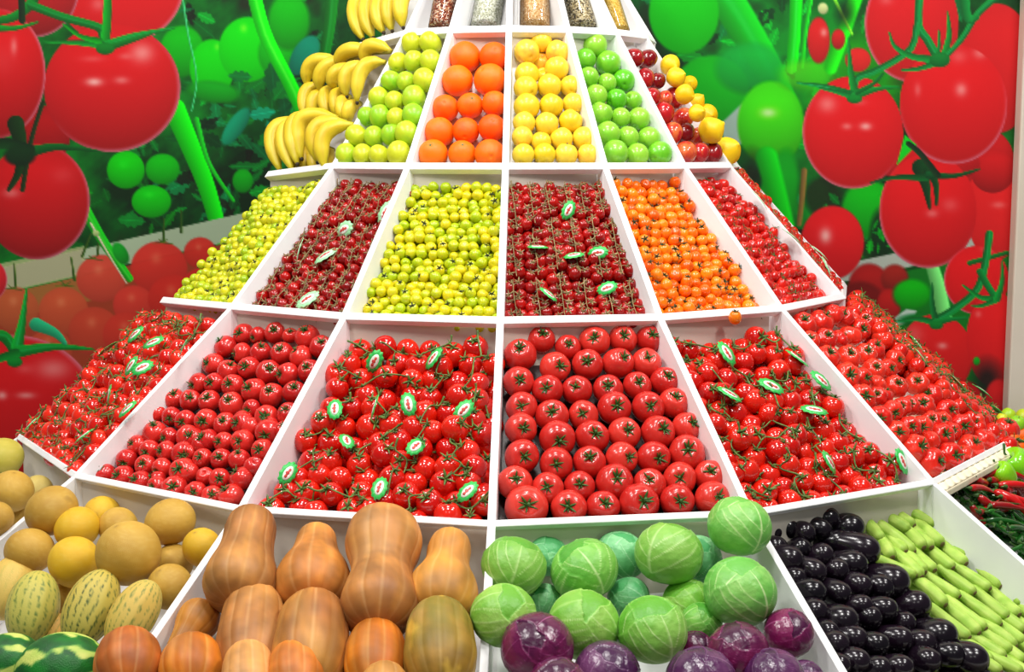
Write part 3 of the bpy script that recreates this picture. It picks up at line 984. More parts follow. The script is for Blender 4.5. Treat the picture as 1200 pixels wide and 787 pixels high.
CALMID = [calyx_mesh('calyx', M['calyx'], 10 + i, .665, n=7, stem=.36, spread=.55, lift=.45, width=.062) for i in range(4)]
CALRIB = [calyx_mesh('calyx', M['calyx'], 14 + i, .56, n=7, stem=.34, spread=.5, lift=.5, width=.06) for i in range(3)]
CALCH = [calyx_mesh('calyx', M['calyx_dark'], 20 + i, .84, n=5, stem=.35, spread=.62, lift=.3, width=.12) for i in range(3)]

CALCHG = [calyx_mesh('calyx', M['calyx'], 24 + i, .95, n=6, stem=.4, spread=.8, lift=.5, width=.1) for i in range(3)]


def put(name, me, loc, axis, size, squash=1.0, label=None, cat=None, group=None, child=None, parent=None):
    o = obj(name, me, parent, trs(loc, axis, random.uniform(0, 6.28), size, size, size * squash))
    if label:
        tag(o, label, cat, group)
    if child is not None:
        c = bpy.data.objects.new(child.name.split('.')[0], child)
        COL.objects.link(c)
        c.parent = o
    return o


def up_axis(b, jit=.35, bias=(0, 0, .4)):
    a = b.n + Vector(bias) + Vector((random.gauss(0, jit), random.gauss(0, jit), random.gauss(0, jit)))
    return a.normalized()


def rows_of(b, pts):
    """rows from the front: greedy grouping of (x, y, ...) by height on the slope"""
    return pts


def place_rows(b, rows, hc, meshes, name, labelfmt, cat, group, cal=None, squash_r=.85, scale=1.0, bias=(0, 0, .4), jit=.35, sq=1.0):
    """rows listed from the back to the front; entries (px, py, diameter in px[, calyx px, calyx py])"""
    n = len(rows)
    for i, row in enumerate(rows):
        fr = n - 1 - i
        row = sorted(row)
        for j, e in enumerate(row):
            c = b.hit(e[0], e[1], hc)
            r = e[2] / 2 * depth(c) / FPX * scale
            if len(e) > 3:
                ax = axis_from_px(e[:2], e[3:5], e[2] / 2, squash_r)
            else:
                ax = up_axis(b, jit, bias)
            k = random.randrange(len(meshes))
            lab = labelfmt % (nth(j, len(row)), rowname(fr, n))
            put(name, meshes[k], c, ax, r, sq, lab, cat, group, cal[random.randrange(len(cal))] if cal and (len(e) > 3 or random.random() < .7) else None)


def tile(u0, v0, s, lst):
    return [(u0 + e[0] / s, v0 + e[1] / s, e[2] / s) + ((u0 + e[3] / s, v0 + e[4] / s) if len(e) > 3 else ()) for e in lst]


# fields of small fruit: jittered hexagonal packing over a bin
def hexfill(b, d, h, a0=0.02, a1=0.98, b0=0.01, b1=0.97, jit=.08, tight=.97, shift=0.0):
    pts = []
    L = ((b.tl + b.tr) / 2 - (b.bl + b.br) / 2).length
    wb = (b.br - b.bl).length
    wt = (b.tr - b.tl).length
    rowh = d * tight * .866
    nr = int(L * (b1 - b0) / rowh)
    for i in range(nr + 1):
        bb = b0 + (i + shift * .67) * rowh / L
        if bb > b1:
            break
        w = (wb * (1 - bb) + wt * bb) * (a1 - a0) - d
        nc = max(1, int(w / (d * tight)) + 1)
        off = ((i % 2) * .5 + shift * .5) * d * tight * .6
        for j in range(nc):
            x = (d / 2 + (w - (nc - 1) * d * tight) / 2 + j * d * tight + off - .15 * d) / (wb * (1 - bb) + wt * bb) + a0
            if x > a1 + .02:
                continue
            p = b.at(min(x, .99), bb, h)
            p = p + b.side * random.uniform(-jit, jit) * d + b.up * random.uniform(-jit, jit) * d
            pts.append((p, x, bb))
    return pts

def sphere_prof(n, s=1.0, p=1.0):
    a = np.linspace(0, math.pi, n)
    return np.stack([np.sin(a) ** p, np.cos(a) * s], 1)


def apple_mesh(name, mat, seed, sq=.92, taper=.08):
    keys = [(0, sq - .26), (.1, sq - .2), (.25, sq - .05), (.5, sq), (.8, sq * .72), (.98, sq * .25), (.99, -sq * .15), (.88, -sq * .55),
            (.62, -sq * .88), (.34, -sq * (1 + taper)), (.12, -sq * (.98 + taper)), (0, -sq * (.9 + taper))]
    sn = SN(seed, 1.3, 1)
    v, f, th, t = lathe(smooth_prof(keys, 20), 26, lambda th, t: 1 + .02 * np.cos(5 * th + seed) * np.clip(t * 1.6 - .6, 0, 1), lambda p: .02 * sn(p))
    return make_mesh(name, v, f, mat)


def stalk_mesh(name, z, L=.4, r=.05, seed=0):
    v, f, _, _ = sweep([(0, 0, z), (.02, 0, z + L * .5), (.08, .03, z + L)], [r, r * .8, r * 1.3], 6, (1, 0, 0))
    return make_mesh(name, v, f, M['woody'])


APPLE = {k: [apple_mesh('apple', M[k], 60 + i + 5 * j, (.92, .88, .88, 1.02)[j]) for i in range(3)]
         for j, k in enumerate(('apple_lime', 'apple_yellow', 'apple_green', 'apple_red'))}
STALK = [stalk_mesh('stalk', .62)]


def orange_mesh(seed):
    keys = [(0, .93), (.07, .94), (.2, .97), (.5, .84), (.85, .5), (1, .02), (.86, -.5), (.5, -.85), (.2, -.96), (0, -.97)]
    sn = SN(seed, 1.5, 1)
    v, f, th, t = lathe(smooth_prof(keys, 22), 30, None, lambda p: .018 * sn(p))
    return make_mesh('orange', v, f, M['orange'])


ORANGE = [orange_mesh(i) for i in range(3)]
v_, f_, _, _ = lathe(smooth_prof([(0, .95), (.09, .95), (.1, .92), (0, .9)], 8), 10)
NAVEL = make_mesh('stem_button', v_, f_, M['calyx'])


def lemon_mesh(seed):
    keys = [(0, 1.2), (.1, 1.17), (.2, 1.06), (.5, .86), (.88, .4), (1, 0), (.88, -.45), (.5, -.9), (.16, -1.08), (0, -1.1)]
    sn = SN(seed, 1.7, 1)
    v, f, th, t = lathe(smooth_prof(keys, 22), 24, None, lambda p: .025 * sn(p))
    return make_mesh('lemon', v, f, M['lemon'])


LEMON = [lemon_mesh(70 + i) for i in range(2)]


def melon_mesh(seed, base, pale, dark=(150, 112, 48), squash=.92):
    sn, s2, s3 = SN(seed, 1.4, 2), SN(seed + 1, 6, 2), SN(seed + 2, 18, 2)
    v, f, th, t = lathe(sphere_prof(34, squash), 48, lambda th, t: 1 + .006 * np.cos(10 * th), lambda p: .018 * sn(p))
    a = np.clip(.5 + .4 * sn(v) + .2 * s2(v), 0, 1)[:, None]
    c = np.array(base) * (1 - a) + np.array(pale) * a
    net = np.clip(np.abs(s3(v)) * -3 + .8, 0, 1)[:, None]
    c = c * (1 - .22 * net) + np.array([226, 204, 140]) * .22 * net
    pole = np.exp(-((v[:, 0] ** 2 + v[:, 1] ** 2) / .006))[:, None] * (v[:, 2] > 0)[:, None]
    c = c * (1 - .7 * pole) + np.array(dark) * .7 * pole
    spot = np.clip(s2(v) - 1.15, 0, 1)[:, None]
    c = c * (1 - spot) + np.array(dark) * spot
    return make_mesh('melon', v, f, M['vc_melon'], c / 255)


def striped_melon_mesh(seed, base, stripe, strength, ratio):
    sn, s2 = SN(seed, 1.5, 2), SN(seed + 3, 9, 2)
    v, f, th, t = lathe(sphere_prof(60, ratio, .94), 96, lambda th, t: 1 + .012 * np.cos(10 * th) * np.sin(t * math.pi), lambda p: .012 * sn(p))
    s4 = SN(seed + 5, 22, 2)
    line = np.abs(((th + .05 * s2(v)) * 19 / (2 * math.pi)) % 1 - .5) * 2
    m = np.clip((.34 - line + .26 * s4(v * np.array([1, 1, .6]))) * 5, 0, 1) * np.clip(.55 + .9 * s4(v * 1.9), 0, 1)
    m = m * np.clip(np.sin(t * math.pi) * 2.2, 0, 1) * strength
    a = np.clip(.5 + .5 * sn(v), 0, 1)[:, None]
    c = np.array(base) * (1 - a) + np.array(base) * a * np.array([1.05, .97, .82])
    c = c * (1 - m[:, None]) + np.array(stripe) * m[:, None]
    return make_mesh('striped_melon', v, f, M['vc_veg'], c / 255)


def watermelon_mesh(seed, ratio=1.12):
    sn, s2 = SN(seed, 2.2, 3), SN(seed + 3, 9, 3)
    v, f, th, t = lathe(sphere_prof(60, ratio), 110, None, lambda p: .008 * sn(p))
    w = np.sin(th * 7 + .5 * sn(v) * 1.3 + seed)
    m = np.clip((w - .35 + 1.0 * s2(v)) * 2.2, 0, 1)[:, None]
    a = np.clip(.5 + .5 * s2(v), 0, 1)[:, None]
    dk = np.array([8, 78, 24]) * (1 - a) + np.array([14, 120, 30]) * a
    lt = np.array([150, 190, 70]) * (1 - a) + np.array([206, 214, 110]) * a
    return make_mesh('watermelon', v, f, M['vc_veg'], (dk * (1 - m) + lt * m) / 255)


def squash_mesh(seed, keys, base, dark, ribs=12, amp=.035, pattern=None):
    """keys: (radius, z) from the stem end down, in metres"""
    sn, s2, s3 = SN(seed, 14, 2), SN(seed + 2, 40, 2), SN(seed + 4, 110, 2)
    k = np.array(keys, float)
    sc = np.max(k[:, 0])
    ph = seed * 1.3

    def rib(th, t):
        c = np.abs(np.cos(th * ribs / 2 + .25 * np.sin(2 * th + ph)))
        return 1 + amp * (c ** .55 - .8) * np.sin(np.clip(t, 0.02, 1) * math.pi) ** .4
    v, f, th, t = lathe(smooth_prof(keys, 40), 84, rib, lambda p: .035 * sn(p) + .006 * s2(p))
    a = np.clip(.5 + .35 * sn(v) + .2 * s2(v), 0, 1)[:, None]
    c = np.array(base) * (1 - a) + np.array(dark) * a
    cr = np.abs(np.cos(th * ribs / 2 + .25 * np.sin(2 * th + ph)))
    g = np.clip(1 - cr * 3.2, 0, 1)[:, None]
    c = c * (1 - .28 * g) + np.array([232, 196, 150]) * .28 * g
    st = np.clip(np.sin(th * ribs * 1.0 + 2 * s2(v)) * .5 + s3(v * np.array([1, 1, .15])) * .6 - .2, 0, 1)[:, None]
    c = c * (1 - .34 * st) + np.array([230, 164, 70]) * .34 * st
    mo = np.clip(SN(seed + 6, 75, 3)(v) * .8, -1, 1)[:, None]
    c = c * (1 + .16 * mo)
    bl = np.clip(SN(seed + 8, 22, 2)(v) * 1.3 - .8, 0, 1)[:, None]
    c = c * (1 - .35 * bl) + np.array([206, 176, 150]) * .35 * bl
    if pattern:
        up = np.clip((v[:, 2] / np.max(np.abs(v[:, 2])) + .55) * 1.2, 0, 1)
        m = np.clip(.8 + .5 * s2(v) + .3 * s3(v), 0, 1) * up
        c = c * (1 - .8 * m[:, None]) + np.array([104, 108, 30]) * .8 * m[:, None]
        m2 = np.clip(s3(v * np.array([1, 1, .5])) * 2 - 1.1, 0, 1)[:, None]
        c = c * (1 - m2) + np.array([222, 178, 70]) * m2
    return make_mesh('squash', v, f, M['vc_veg'], c / 255)


def cabbage_mesh(name, seed, base, deep, vein, mat, veinw=.02, vstr=.75):
    r = np.random.default_rng(seed)
    v, f, th, t = lathe(sphere_prof(90, .92), 110)
    u = v / np.linalg.norm(v, axis=1)[:, None]
    s1, s2, s3 = SN(seed, 2.0, 2), SN(seed + 1, 6, 2), SN(seed + 2, 16, 2)
    R = 1 + .025 * s1(u)
    C = np.tile(np.array(deep, float), (len(v), 1))
    done = np.zeros(len(v), bool)
    nl = 5
    az0 = r.uniform(0, 6.28)
    for i in range(nl):
        az = az0 + i * 2.4 + r.uniform(-.25, .25)
        pol = r.uniform(2.0, 2.5)
        b = np.array([math.sin(pol) * math.cos(az), math.sin(pol) * math.sin(az), math.cos(pol)])
        m = np.array([0, 0, 1.]) - b * b[2]
        m /= np.linalg.norm(m)
        k = np.cross(b, m)
        d = np.arccos(np.clip(u @ b, -1, 1))
        phi = np.arctan2(u @ k, u @ m)
        T = (1.95 - .10 * i) * (1 - .12 * (phi / 2) ** 2) + .06 * np.sin(phi * 4 + seed) + .02 * np.sin(phi * 11 + i) + .04 * s2(u)
        cov = (d < T) & ~done & (np.abs(phi) < 2.4)
        fade = np.clip((T - d) / .3, 0, 1) * .5 + .5
        ve = np.exp(-(np.abs(np.sin(phi)) * np.sin(d) / (veinw * (2.0 - .8 * np.clip(d, 0, 1.8)))) ** 2) * (np.abs(phi) < 1.3)
        for kk, tk in enumerate((.10, .38, .75)):
            for sg in (-1, 1):
                tj = tk + .06 * sg + .05 * math.sin(i * 2.3 + kk * 1.7 + seed)
                ph = sg * (1.25 - .12 * kk) * (1 - tj / np.maximum(d, tj + 1e-3)) + .05 * s2(u * .7 + kk)
                w = veinw * (.95 - .15 * kk)
                ve = np.maximum(ve, np.exp(-((np.abs(phi - ph) * np.sin(d)) / w) ** 2) * (d > tj) * .85)
                t2 = tj + .5
                ph2 = ph + sg * .42 * (1 - t2 / np.maximum(d, t2 + 1e-3))
                ve = np.maximum(ve, np.exp(-((np.abs(phi - ph2) * np.sin(d)) / (w * .6)) ** 2) * (d > t2) * .5)
        ve = ve * fade
        edge = np.exp(-((T - d) / .03) ** 2)
        a = np.clip(.5 + .5 * s1(u * (1 + .2 * i)) + .16 * s3(u), 0, 1)[:, None]
        cc = np.array(base) * (1 - a) + np.array(deep) * a
        cc = cc * (1 - vstr * ve[:, None]) + np.array(vein) * vstr * ve[:, None]
        cc = cc * (1 - .2 * edge[:, None]) + np.array(vein) * .2 * edge[:, None]
        C[cov] = cc[cov]
        rr = 1 + .03 * s1(u) + (.045 * (nl - i) / nl) + .010 * ve + .014 * edge * (1 + .8 * np.sin(phi * 9 + seed)) + .006 * s3(u) + .008 * s2(u)
        R[cov] = rr[cov]
        done |= cov
    return make_mesh(name, v * R[:, None], f, mat, C / 255)


CAB = [cabbage_mesh('cabbage', 100 + i, b, d, (222, 244, 176), M['vc_leaf'], .024, .85) for i, (b, d) in enumerate((
    ((146, 200, 88), (96, 170, 48)), ((156, 204, 92), (108, 176, 52)), ((134, 198, 84), (84, 164, 52)), ((160, 212, 110), (108, 186, 76))))]
CABTEAL = [cabbage_mesh('cabbage', 110 + i, (146, 212, 150), (84, 172, 104), (216, 244, 206), M['vc_leaf']) for i in range(2)]
CABRED = [cabbage_mesh('red_cabbage', 120 + i, (116, 22, 74), (66, 10, 52), (206, 120, 170), M['vc_purple'], .012, .55) for i in range(3)]
CABDUSK = [cabbage_mesh('red_cabbage', 125 + i, (112, 62, 104), (66, 22, 66), (190, 140, 180), M['vc_purple'], .012, .4) for i in range(2)]


def eggplant_mesh(seed):
    keys = [(0, 1.0), (.3, .95), (.68, .72), (.92, .3), (1, -.25), (.93, -.9), (.78, -1.6), (.6, -2.2), (.42, -2.6), (.2, -2.75), (0, -2.78)]
    sn = SN(seed, .9, 1)
    v, f, th, t = lathe(smooth_prof(keys, 24), 26, None, lambda p: .03 * sn(p))
    return make_mesh('eggplant', v, f, M['eggplant'])


EGG = [eggplant_mesh(80 + i) for i in range(3)]
v_, f_ = merge([(x[0], x[1]) for x in calyx_parts((0, 0, -2.72), (0, 0, -1), 1.3, 5, n=5, stem=.5, spread=.55, lift=-.25, width=.2)])
EGGCAL = make_mesh('calyx', v_, f_, M['calyx'])


def zucchini_mesh(seed):
    r = np.random.default_rng(seed)
    z = np.linspace(-1, 1, 22)
    rad = np.interp(z, [-1, -.97, -.85, -.5, .3, .8, .93, 1], [.45, .62, .74, .86, 1, .92, .7, .42])
    bend = .25 * (1 - z ** 2)
    path = np.stack([bend * .9, np.zeros_like(z), z * 6], 1)
    v, f, th, t = sweep(path, rad, 20, (0, 1, 0), lambda th, t: 1 + .045 * np.cos(8 * th))
    v[:, 2] /= 6
    sn = SN(seed, 8, 2)
    q = v * np.array([1, 1, 3.])
    a = np.clip(.5 + .5 * sn(q * .4), 0, 1)[:, None]
    c = np.array([150, 194, 64]) * (1 - a) + np.array([186, 214, 94]) * a
    s = np.clip(np.cos(8 * th) * 1.2 - .2, 0, 1)[:, None]
    c = c * (1 - .35 * s) + np.array([208, 228, 130]) * .35 * s
    e = np.clip((t - .93) / .05, 0, 1)[:, None]
    c = c * (1 - .5 * e) + np.array([96, 120, 30]) * .5 * e
    sp = np.clip(sn(q * 2.5) - 1.3, 0, 1)[:, None]
    c = c * (1 - sp) + np.array([120, 150, 40]) * sp
    return make_mesh('zucchini', v, f, M['vc_veg'], c / 255)


ZUC = [zucchini_mesh(90 + i) for i in range(4)]
v_, f_, _, _ = lathe(smooth_prof([(0, 1.03), (.3, 1.028), (.42, 1.0), (.3, .985), (0, .98)], 9), 12)
ZUCEND = make_mesh('blossom_scar', v_, f_, M['woody'])


def chili_mesh(name, mat, seed, fat=.085):
    r = np.random.default_rng(seed)
    z = np.linspace(0, 1, 18)
    k = r.uniform(-.12, .12, 4)
    path = np.stack([k[0] * np.sin(z * 3) + k[1] * z ** 2 * 2, k[2] * np.sin(z * 4) + k[3] * z, z - .5], 1)
    rad = np.interp(z, [0, .04, .12, .5, .8, .95, 1], [.3, .75, 1, .88, .5, .18, .03]) * fat
    v, f, th, t = sweep(path, rad, 10, (0, 1, 0), lambda th, t: 1 + .06 * np.cos(3 * th + 9 * t))
    me = make_mesh(name, v, f, mat)
    p = path[0]
    s, g, _, _ = sweep([p + (0, 0, .012), p + (0, .008, -.012), p + (.03, .02, -.09), p + (.05, .05, -.15)], [fat * .72, fat * .55, fat * .2, fat * .26], 8, (1, 0, 0))
    return me, make_mesh('stem', s, g, M['calyx'])


CHG = [chili_mesh('green_chili', M['chili_green'], 130 + i, .055) for i in range(5)]
CHR = [chili_mesh('red_chili', M['chili_red'], 140 + i, .085) for i in range(4)]


def bell_mesh():
    keys = [(0, .62), (.15, .66), (.35, .82), (.7, .86), (.95, .5), (1, .05), (.9, -.55), (.72, -.95), (.45, -1.12), (.2, -1.08), (0, -.95)]
    v, f, th, t = lathe(smooth_prof(keys, 24), 40, lambda th, t: 1 + .09 * (np.abs(np.cos(2 * th)) ** .7 - .6))
    return make_mesh('bell_pepper', v, f, M['bell'])


BELL = bell_mesh()
v_, f_ = merge(calyx_parts((0, 0, .64), (0, 0, 1), 1.0, 3, n=6, stem=.9, spread=.35, lift=.1, width=.14))
BELLCAL = make_mesh('stem', v_, f_, M['calyx'])


def tag_meshes():
    """leaf-shaped tag, unit half length along X, facing +Z"""
    n = 72
    a = np.linspace(0, 2 * math.pi, n, endpoint=False)
    r = 1 + .06 * np.sign(np.sin(a * 11)) * np.abs(np.sin(a * 11)) ** .7
    x, y = np.cos(a) * r, np.sin(a) * r * .62

    def plate(x, y, z0, th, bend=.12):
        zb = lambda x, y: z0 - bend * (x * x + y * y)
        k = len(x)
        rings = []
        v = []
        for s in (1, .6, .25):
            v += [(x[i] * s, y[i] * s, zb(x[i] * s, y[i] * s)) for i in range(k)]
        v.append((0, 0, z0))
        f = []
        for q in range(2):
            for i in range(k):
                j = (i + 1) % k
                f.append((q * k + i, q * k + j, (q + 1) * k + j, (q + 1) * k + i))
        for i in range(k):
            f.append((2 * k + i, 2 * k + (i + 1) % k, 3 * k))
        m = len(v)
        v += [(p[0], p[1], p[2] - th) for p in v]
        f += [tuple(m + i for i in reversed(q)) for q in list(f)]
        for i in range(k):
            j = (i + 1) % k
            f.append((i, i + m, j + m, j))
        return v, f
    out = []
    for nm, mt in (('tag_green', 'tag_green'), ('tag_pale', 'tag_pale')):
        v, f = plate(x, y, 0, .03)
        out.append(make_mesh('produce_tag', v, f, M[mt]))
    b = np.linspace(0, 2 * math.pi, 24, endpoint=False)
    v, f = plate(np.cos(b) * .64, np.sin(b) * .33, .02, .015)
    panel = make_mesh('white_panel', v, f, M['tag_white'])
    parts = []
    for cx, cy, rx, ry in ((-.3, .02, .16, .12), (.0, .04, .14, .16), (.28, 0, .15, .1)):
        v, f = plate(np.cos(b) * rx + cx, np.sin(b) * ry + cy, .034, .01)
        parts.append((v, f))
    v, f = merge(parts)
    return out, panel, make_mesh('printed_emblem', v, f, M['tag_red'])


(TAGG, TAGP), TAGPANEL, TAGMARK = tag_meshes()


def put_tags(b, lst, hc, size_px, where, pale=False, tilt=.35):
    lst = sorted(lst, key=lambda e: e[1])
    n = len(lst)
    for i, e in enumerate(lst):
        c = b.hit(e[0], e[1], hc)
        r = size_px * 1.3 / 2 * depth(c) / FPX
        ax = (b.n + Vector((random.gauss(0, tilt), random.gauss(0, tilt), random.gauss(0, tilt)))).normalized()
        if len(e) > 2:
            d = RGT * math.cos(math.radians(e[2])) + UPV * math.sin(math.radians(e[2]))
        else:
            d = RGT * math.cos(random.uniform(0, 3.1)) + UPV * math.sin(random.uniform(.3, 2.8))
        x = (d - ax * d.dot(ax)).normalized()
        y = ax.cross(x)
        m = Matrix((x, y, ax)).transposed().to_4x4()
        o = obj('produce_tag', TAGP if pale else TAGG, None, Matrix.Translation(c) @ m @ Matrix.Diagonal((r, r, r, 1)))
        pos = 'topmost' if i == 0 else ('lowest' if i == n - 1 else ORD[i] + ' from the top')
        tag(o, 'leaf-shaped %sgreen tag, %s of the tags %s' % ('pale ' if pale else '', pos, where), 'tag', 'leaf-shaped green tags on the tomatoes')
        for nm, me in (('white_panel', TAGPANEL), ('printed_emblem', TAGMARK)):
            q = bpy.data.objects.new(nm, me)
            COL.objects.link(q)
            q.parent = o


# ------------------------------------------------------------------ trusses: several tomatoes on one vine
def truss(name, b, members, meshes, r, stem_mat, seed, label, cat, group, squash=1.0, stem_r=.0022, order=None, cal_n=5, strand=False, cal_w=.09, cal_s=.62):
    """members: world centres. One Empty, one child per tomato, one child for the green vine with all its calyces"""
    rd = random.Random(seed)
    o = empty(name, members[0])
    tag(o, label, cat, group)
    O = members[0].copy()
    T = Matrix.Translation(-O)
    mid = sum(members, Vector()) / len(members)
    if strand:
        ax_ = b.up
    else:
        q = np.array([[(p - mid).dot(b.side), (p - mid).dot(b.up)] for p in members])
        w, ev = np.linalg.eigh(q.T @ q + np.eye(2) * 1e-9)
        ax_ = (b.side * float(ev[0, 1]) + b.up * float(ev[1, 1])).normalized()
        if ax_.dot(b.up) < 0:
            ax_ = -ax_
    lat = ax_.cross(b.n).normalized()
    members = sorted(members, key=lambda p: p.dot(ax_))
    path = []
    for i, p in enumerate(members):
        side = (p - mid).dot(lat)
        base = mid + ax_ * (p - mid).dot(ax_) + b.n * (p - mid).dot(b.n) + lat * side * (.06 if strand else .3)
        path.append(base + b.n * r * (1.12 if strand else rd.uniform(.8, 1.1)))
    if strand:
        path = path[::2] + [path[-1]]
        path = [path[0] - ax_ * r * .6] + path + [path[-1] + ax_ * r * .4 + b.n * r * .2]
    else:
        path = [path[0]] + path + [path[-1] + ax_ * r * rd.uniform(.4, .9) + b.n * r * .35 + lat * r * rd.uniform(-.4, .4)]
    P = spline([tuple(p) for p in path], max(8, 4 * len(path)))
    parts = []
    rad = np.interp(np.linspace(0, 1, len(P)), [0, .85, 1], [.75, 1, 1.35]) * stem_r
    v, f, _, _ = sweep(P, rad, 6, tuple(b.n))
    parts.append((v, f))
    for i, p in enumerate(members):
        j = int(np.argmin(((P - np.array(p)) ** 2).sum(1)))
        j = min(len(P) - 1, j + 1)
        q = Vector(P[j])
        if strand:
            ax = (b.n * .75 + (q - p).normalized() * .55 + Vector((rd.gauss(0, .25), rd.gauss(0, .25), rd.gauss(0, .2)))).normalized()
        else:
            ax = (b.n * .5 + (q - p).normalized() * .8 + Vector((rd.gauss(0, .3), rd.gauss(0, .3), rd.gauss(0, .3)))).normalized()
        me = meshes[rd.randrange(len(meshes))]
        s = r * rd.uniform(.94, 1.1)
        obj('tomato', me, o, T @ trs(p, ax, rd.uniform(0, 6.28), s, s, s * squash))
        top = p + ax * s * squash * .84
        parts += calyx_parts(top, ax, s, seed * 31 + i, n=cal_n, stem=0, spread=cal_s, lift=.34, width=cal_w)
        pv, pf, _, _ = sweep(spline([tuple(top - ax * s * .05), tuple(top + ax * s * .25), tuple(q)], 6), stem_r * .75, 5, (.2, .3, .9))
        parts.append((pv, pf))
    v, f = merge(parts)
    v = np.asarray(v) - np.array(O)
    obj('vine_stem', make_mesh('vine_stem', v, f, stem_mat), o)
    return o


def group_trusses(pts, size, reach, b):
    """gather neighbouring (p, a, bb) points into compact trusses of up to size"""
    left = list(pts)
    out = []
    while left:
        left.sort(key=lambda e: e[2] * 3 + e[1] * random.choice((.9, 1.0)))
        g = [left.pop(0)]
        want = random.randint(size - 1, size + 1)
        while len(g) < want and left:
            cen = sum((q[0] for q in g), Vector()) / len(g)
            best = min(left, key=lambda e: (e[0] - cen).length)
            if min((best[0] - q[0]).length for q in g) > reach:
                break
            left.remove(best)
            g.append(best)
        out.append([e[0] for e in g])
    return out

# ------------------------------------------------------------------ tier of large tomatoes (loose ones)
B0, B2n, B2 = BIN['A', 0], BIN['A', -2], BIN['A', 2]
big_rows = [
    [(635.3, 397.2, 34, 637.8, 389), (611, 415.4, 38, 610, 406), (667, 406.7, 30.5, 668.3, 402.2), (697.7, 399.4, 35.5, 696.4, 395.1), (731.5, 397.2, 33, 732.4, 392.3), (763.8, 397.2, 33, 765.4, 390.6)],
    [(652.1, 430.3, 37, 659.2, 428.1), (689.8, 427, 37, 689, 422), (726, 426, 36, 733, 417), (759.3, 425.3, 34, 760.4, 417.5)],
    [(609.4, 447.3, 37, 611.4, 444.3), (643.1, 456.7, 35, 641, 453.4), (677.4, 456.7, 34, 674.4, 451.7), (714, 456, 36, 713, 450), (748.4, 451.7, 33, 749.7, 446.3), (780.8, 446.8, 34, 784, 438.5)],
    [(613, 477.3, 36, 613.5, 474), (648.5, 487.2, 38, 648, 480.3), (685.3, 486.4, 35, 683.7, 483.1), (722, 478, 39, 724, 474), (761.3, 477.3, 38, 763.7, 474), (791.3, 472.4, 35, 792.6, 462.5)],
    [(612.2, 502.4, 38, 615.5, 500.7), (654.3, 514, 42, 656.8, 516), (695.6, 511.5, 39, 699.2, 505.7), (733, 508, 38, 737, 501.6), (772.5, 506.5, 41, 779, 500), (806.7, 500, 35, 813.3, 493.3)],
    [(613, 534.6, 40, 616.3, 533), (653.1, 543.7, 39, 652.6, 542.5), (692, 541.2, 39, 692, 532.6), (730, 537, 38, 739.8, 534.2), (767.5, 536.2, 39, 773.7, 536), (806.3, 531, 43, 805.9, 523.8)],
    [(604.8, 565.1, 40, 606.4, 557.4), (643.6, 572.5, 38, 642.4, 568.4), (680.7, 570, 36, 681, 565), (721, 565, 43, 724, 556.9), (762.6, 566.8, 37, 760.4, 558.5), (797.6, 561, 38, 796.3, 558.5), (834, 557.7, 37, 832, 549.4)],
    [(618, 594.3, 50, 619.6, 588), (667.8, 595, 43, 666.7, 591), (708, 594, 39, 710.4, 586.2), (750.5, 589.5, 48, 755.5, 583.8), (795, 587, 41, 797.3, 584.6), (835.6, 583.8, 40, 843, 579)],
]
place_rows(B0, big_rows, .048, TOMBIG, 'tomato', 'large loose tomato above the cabbages, %s, %s', 'tomato',
           'large loose tomatoes above the cabbages', CALBIG, .95, 1.03)
Z5 = lambda l: tile(180, 370, 6.057, l)
Z6 = lambda l: tile(280, 370, 6.057, l)
Z3 = lambda l: tile(100, 480, 6.057, l)
Z4 = lambda l: tile(220, 480, 6.057, l)
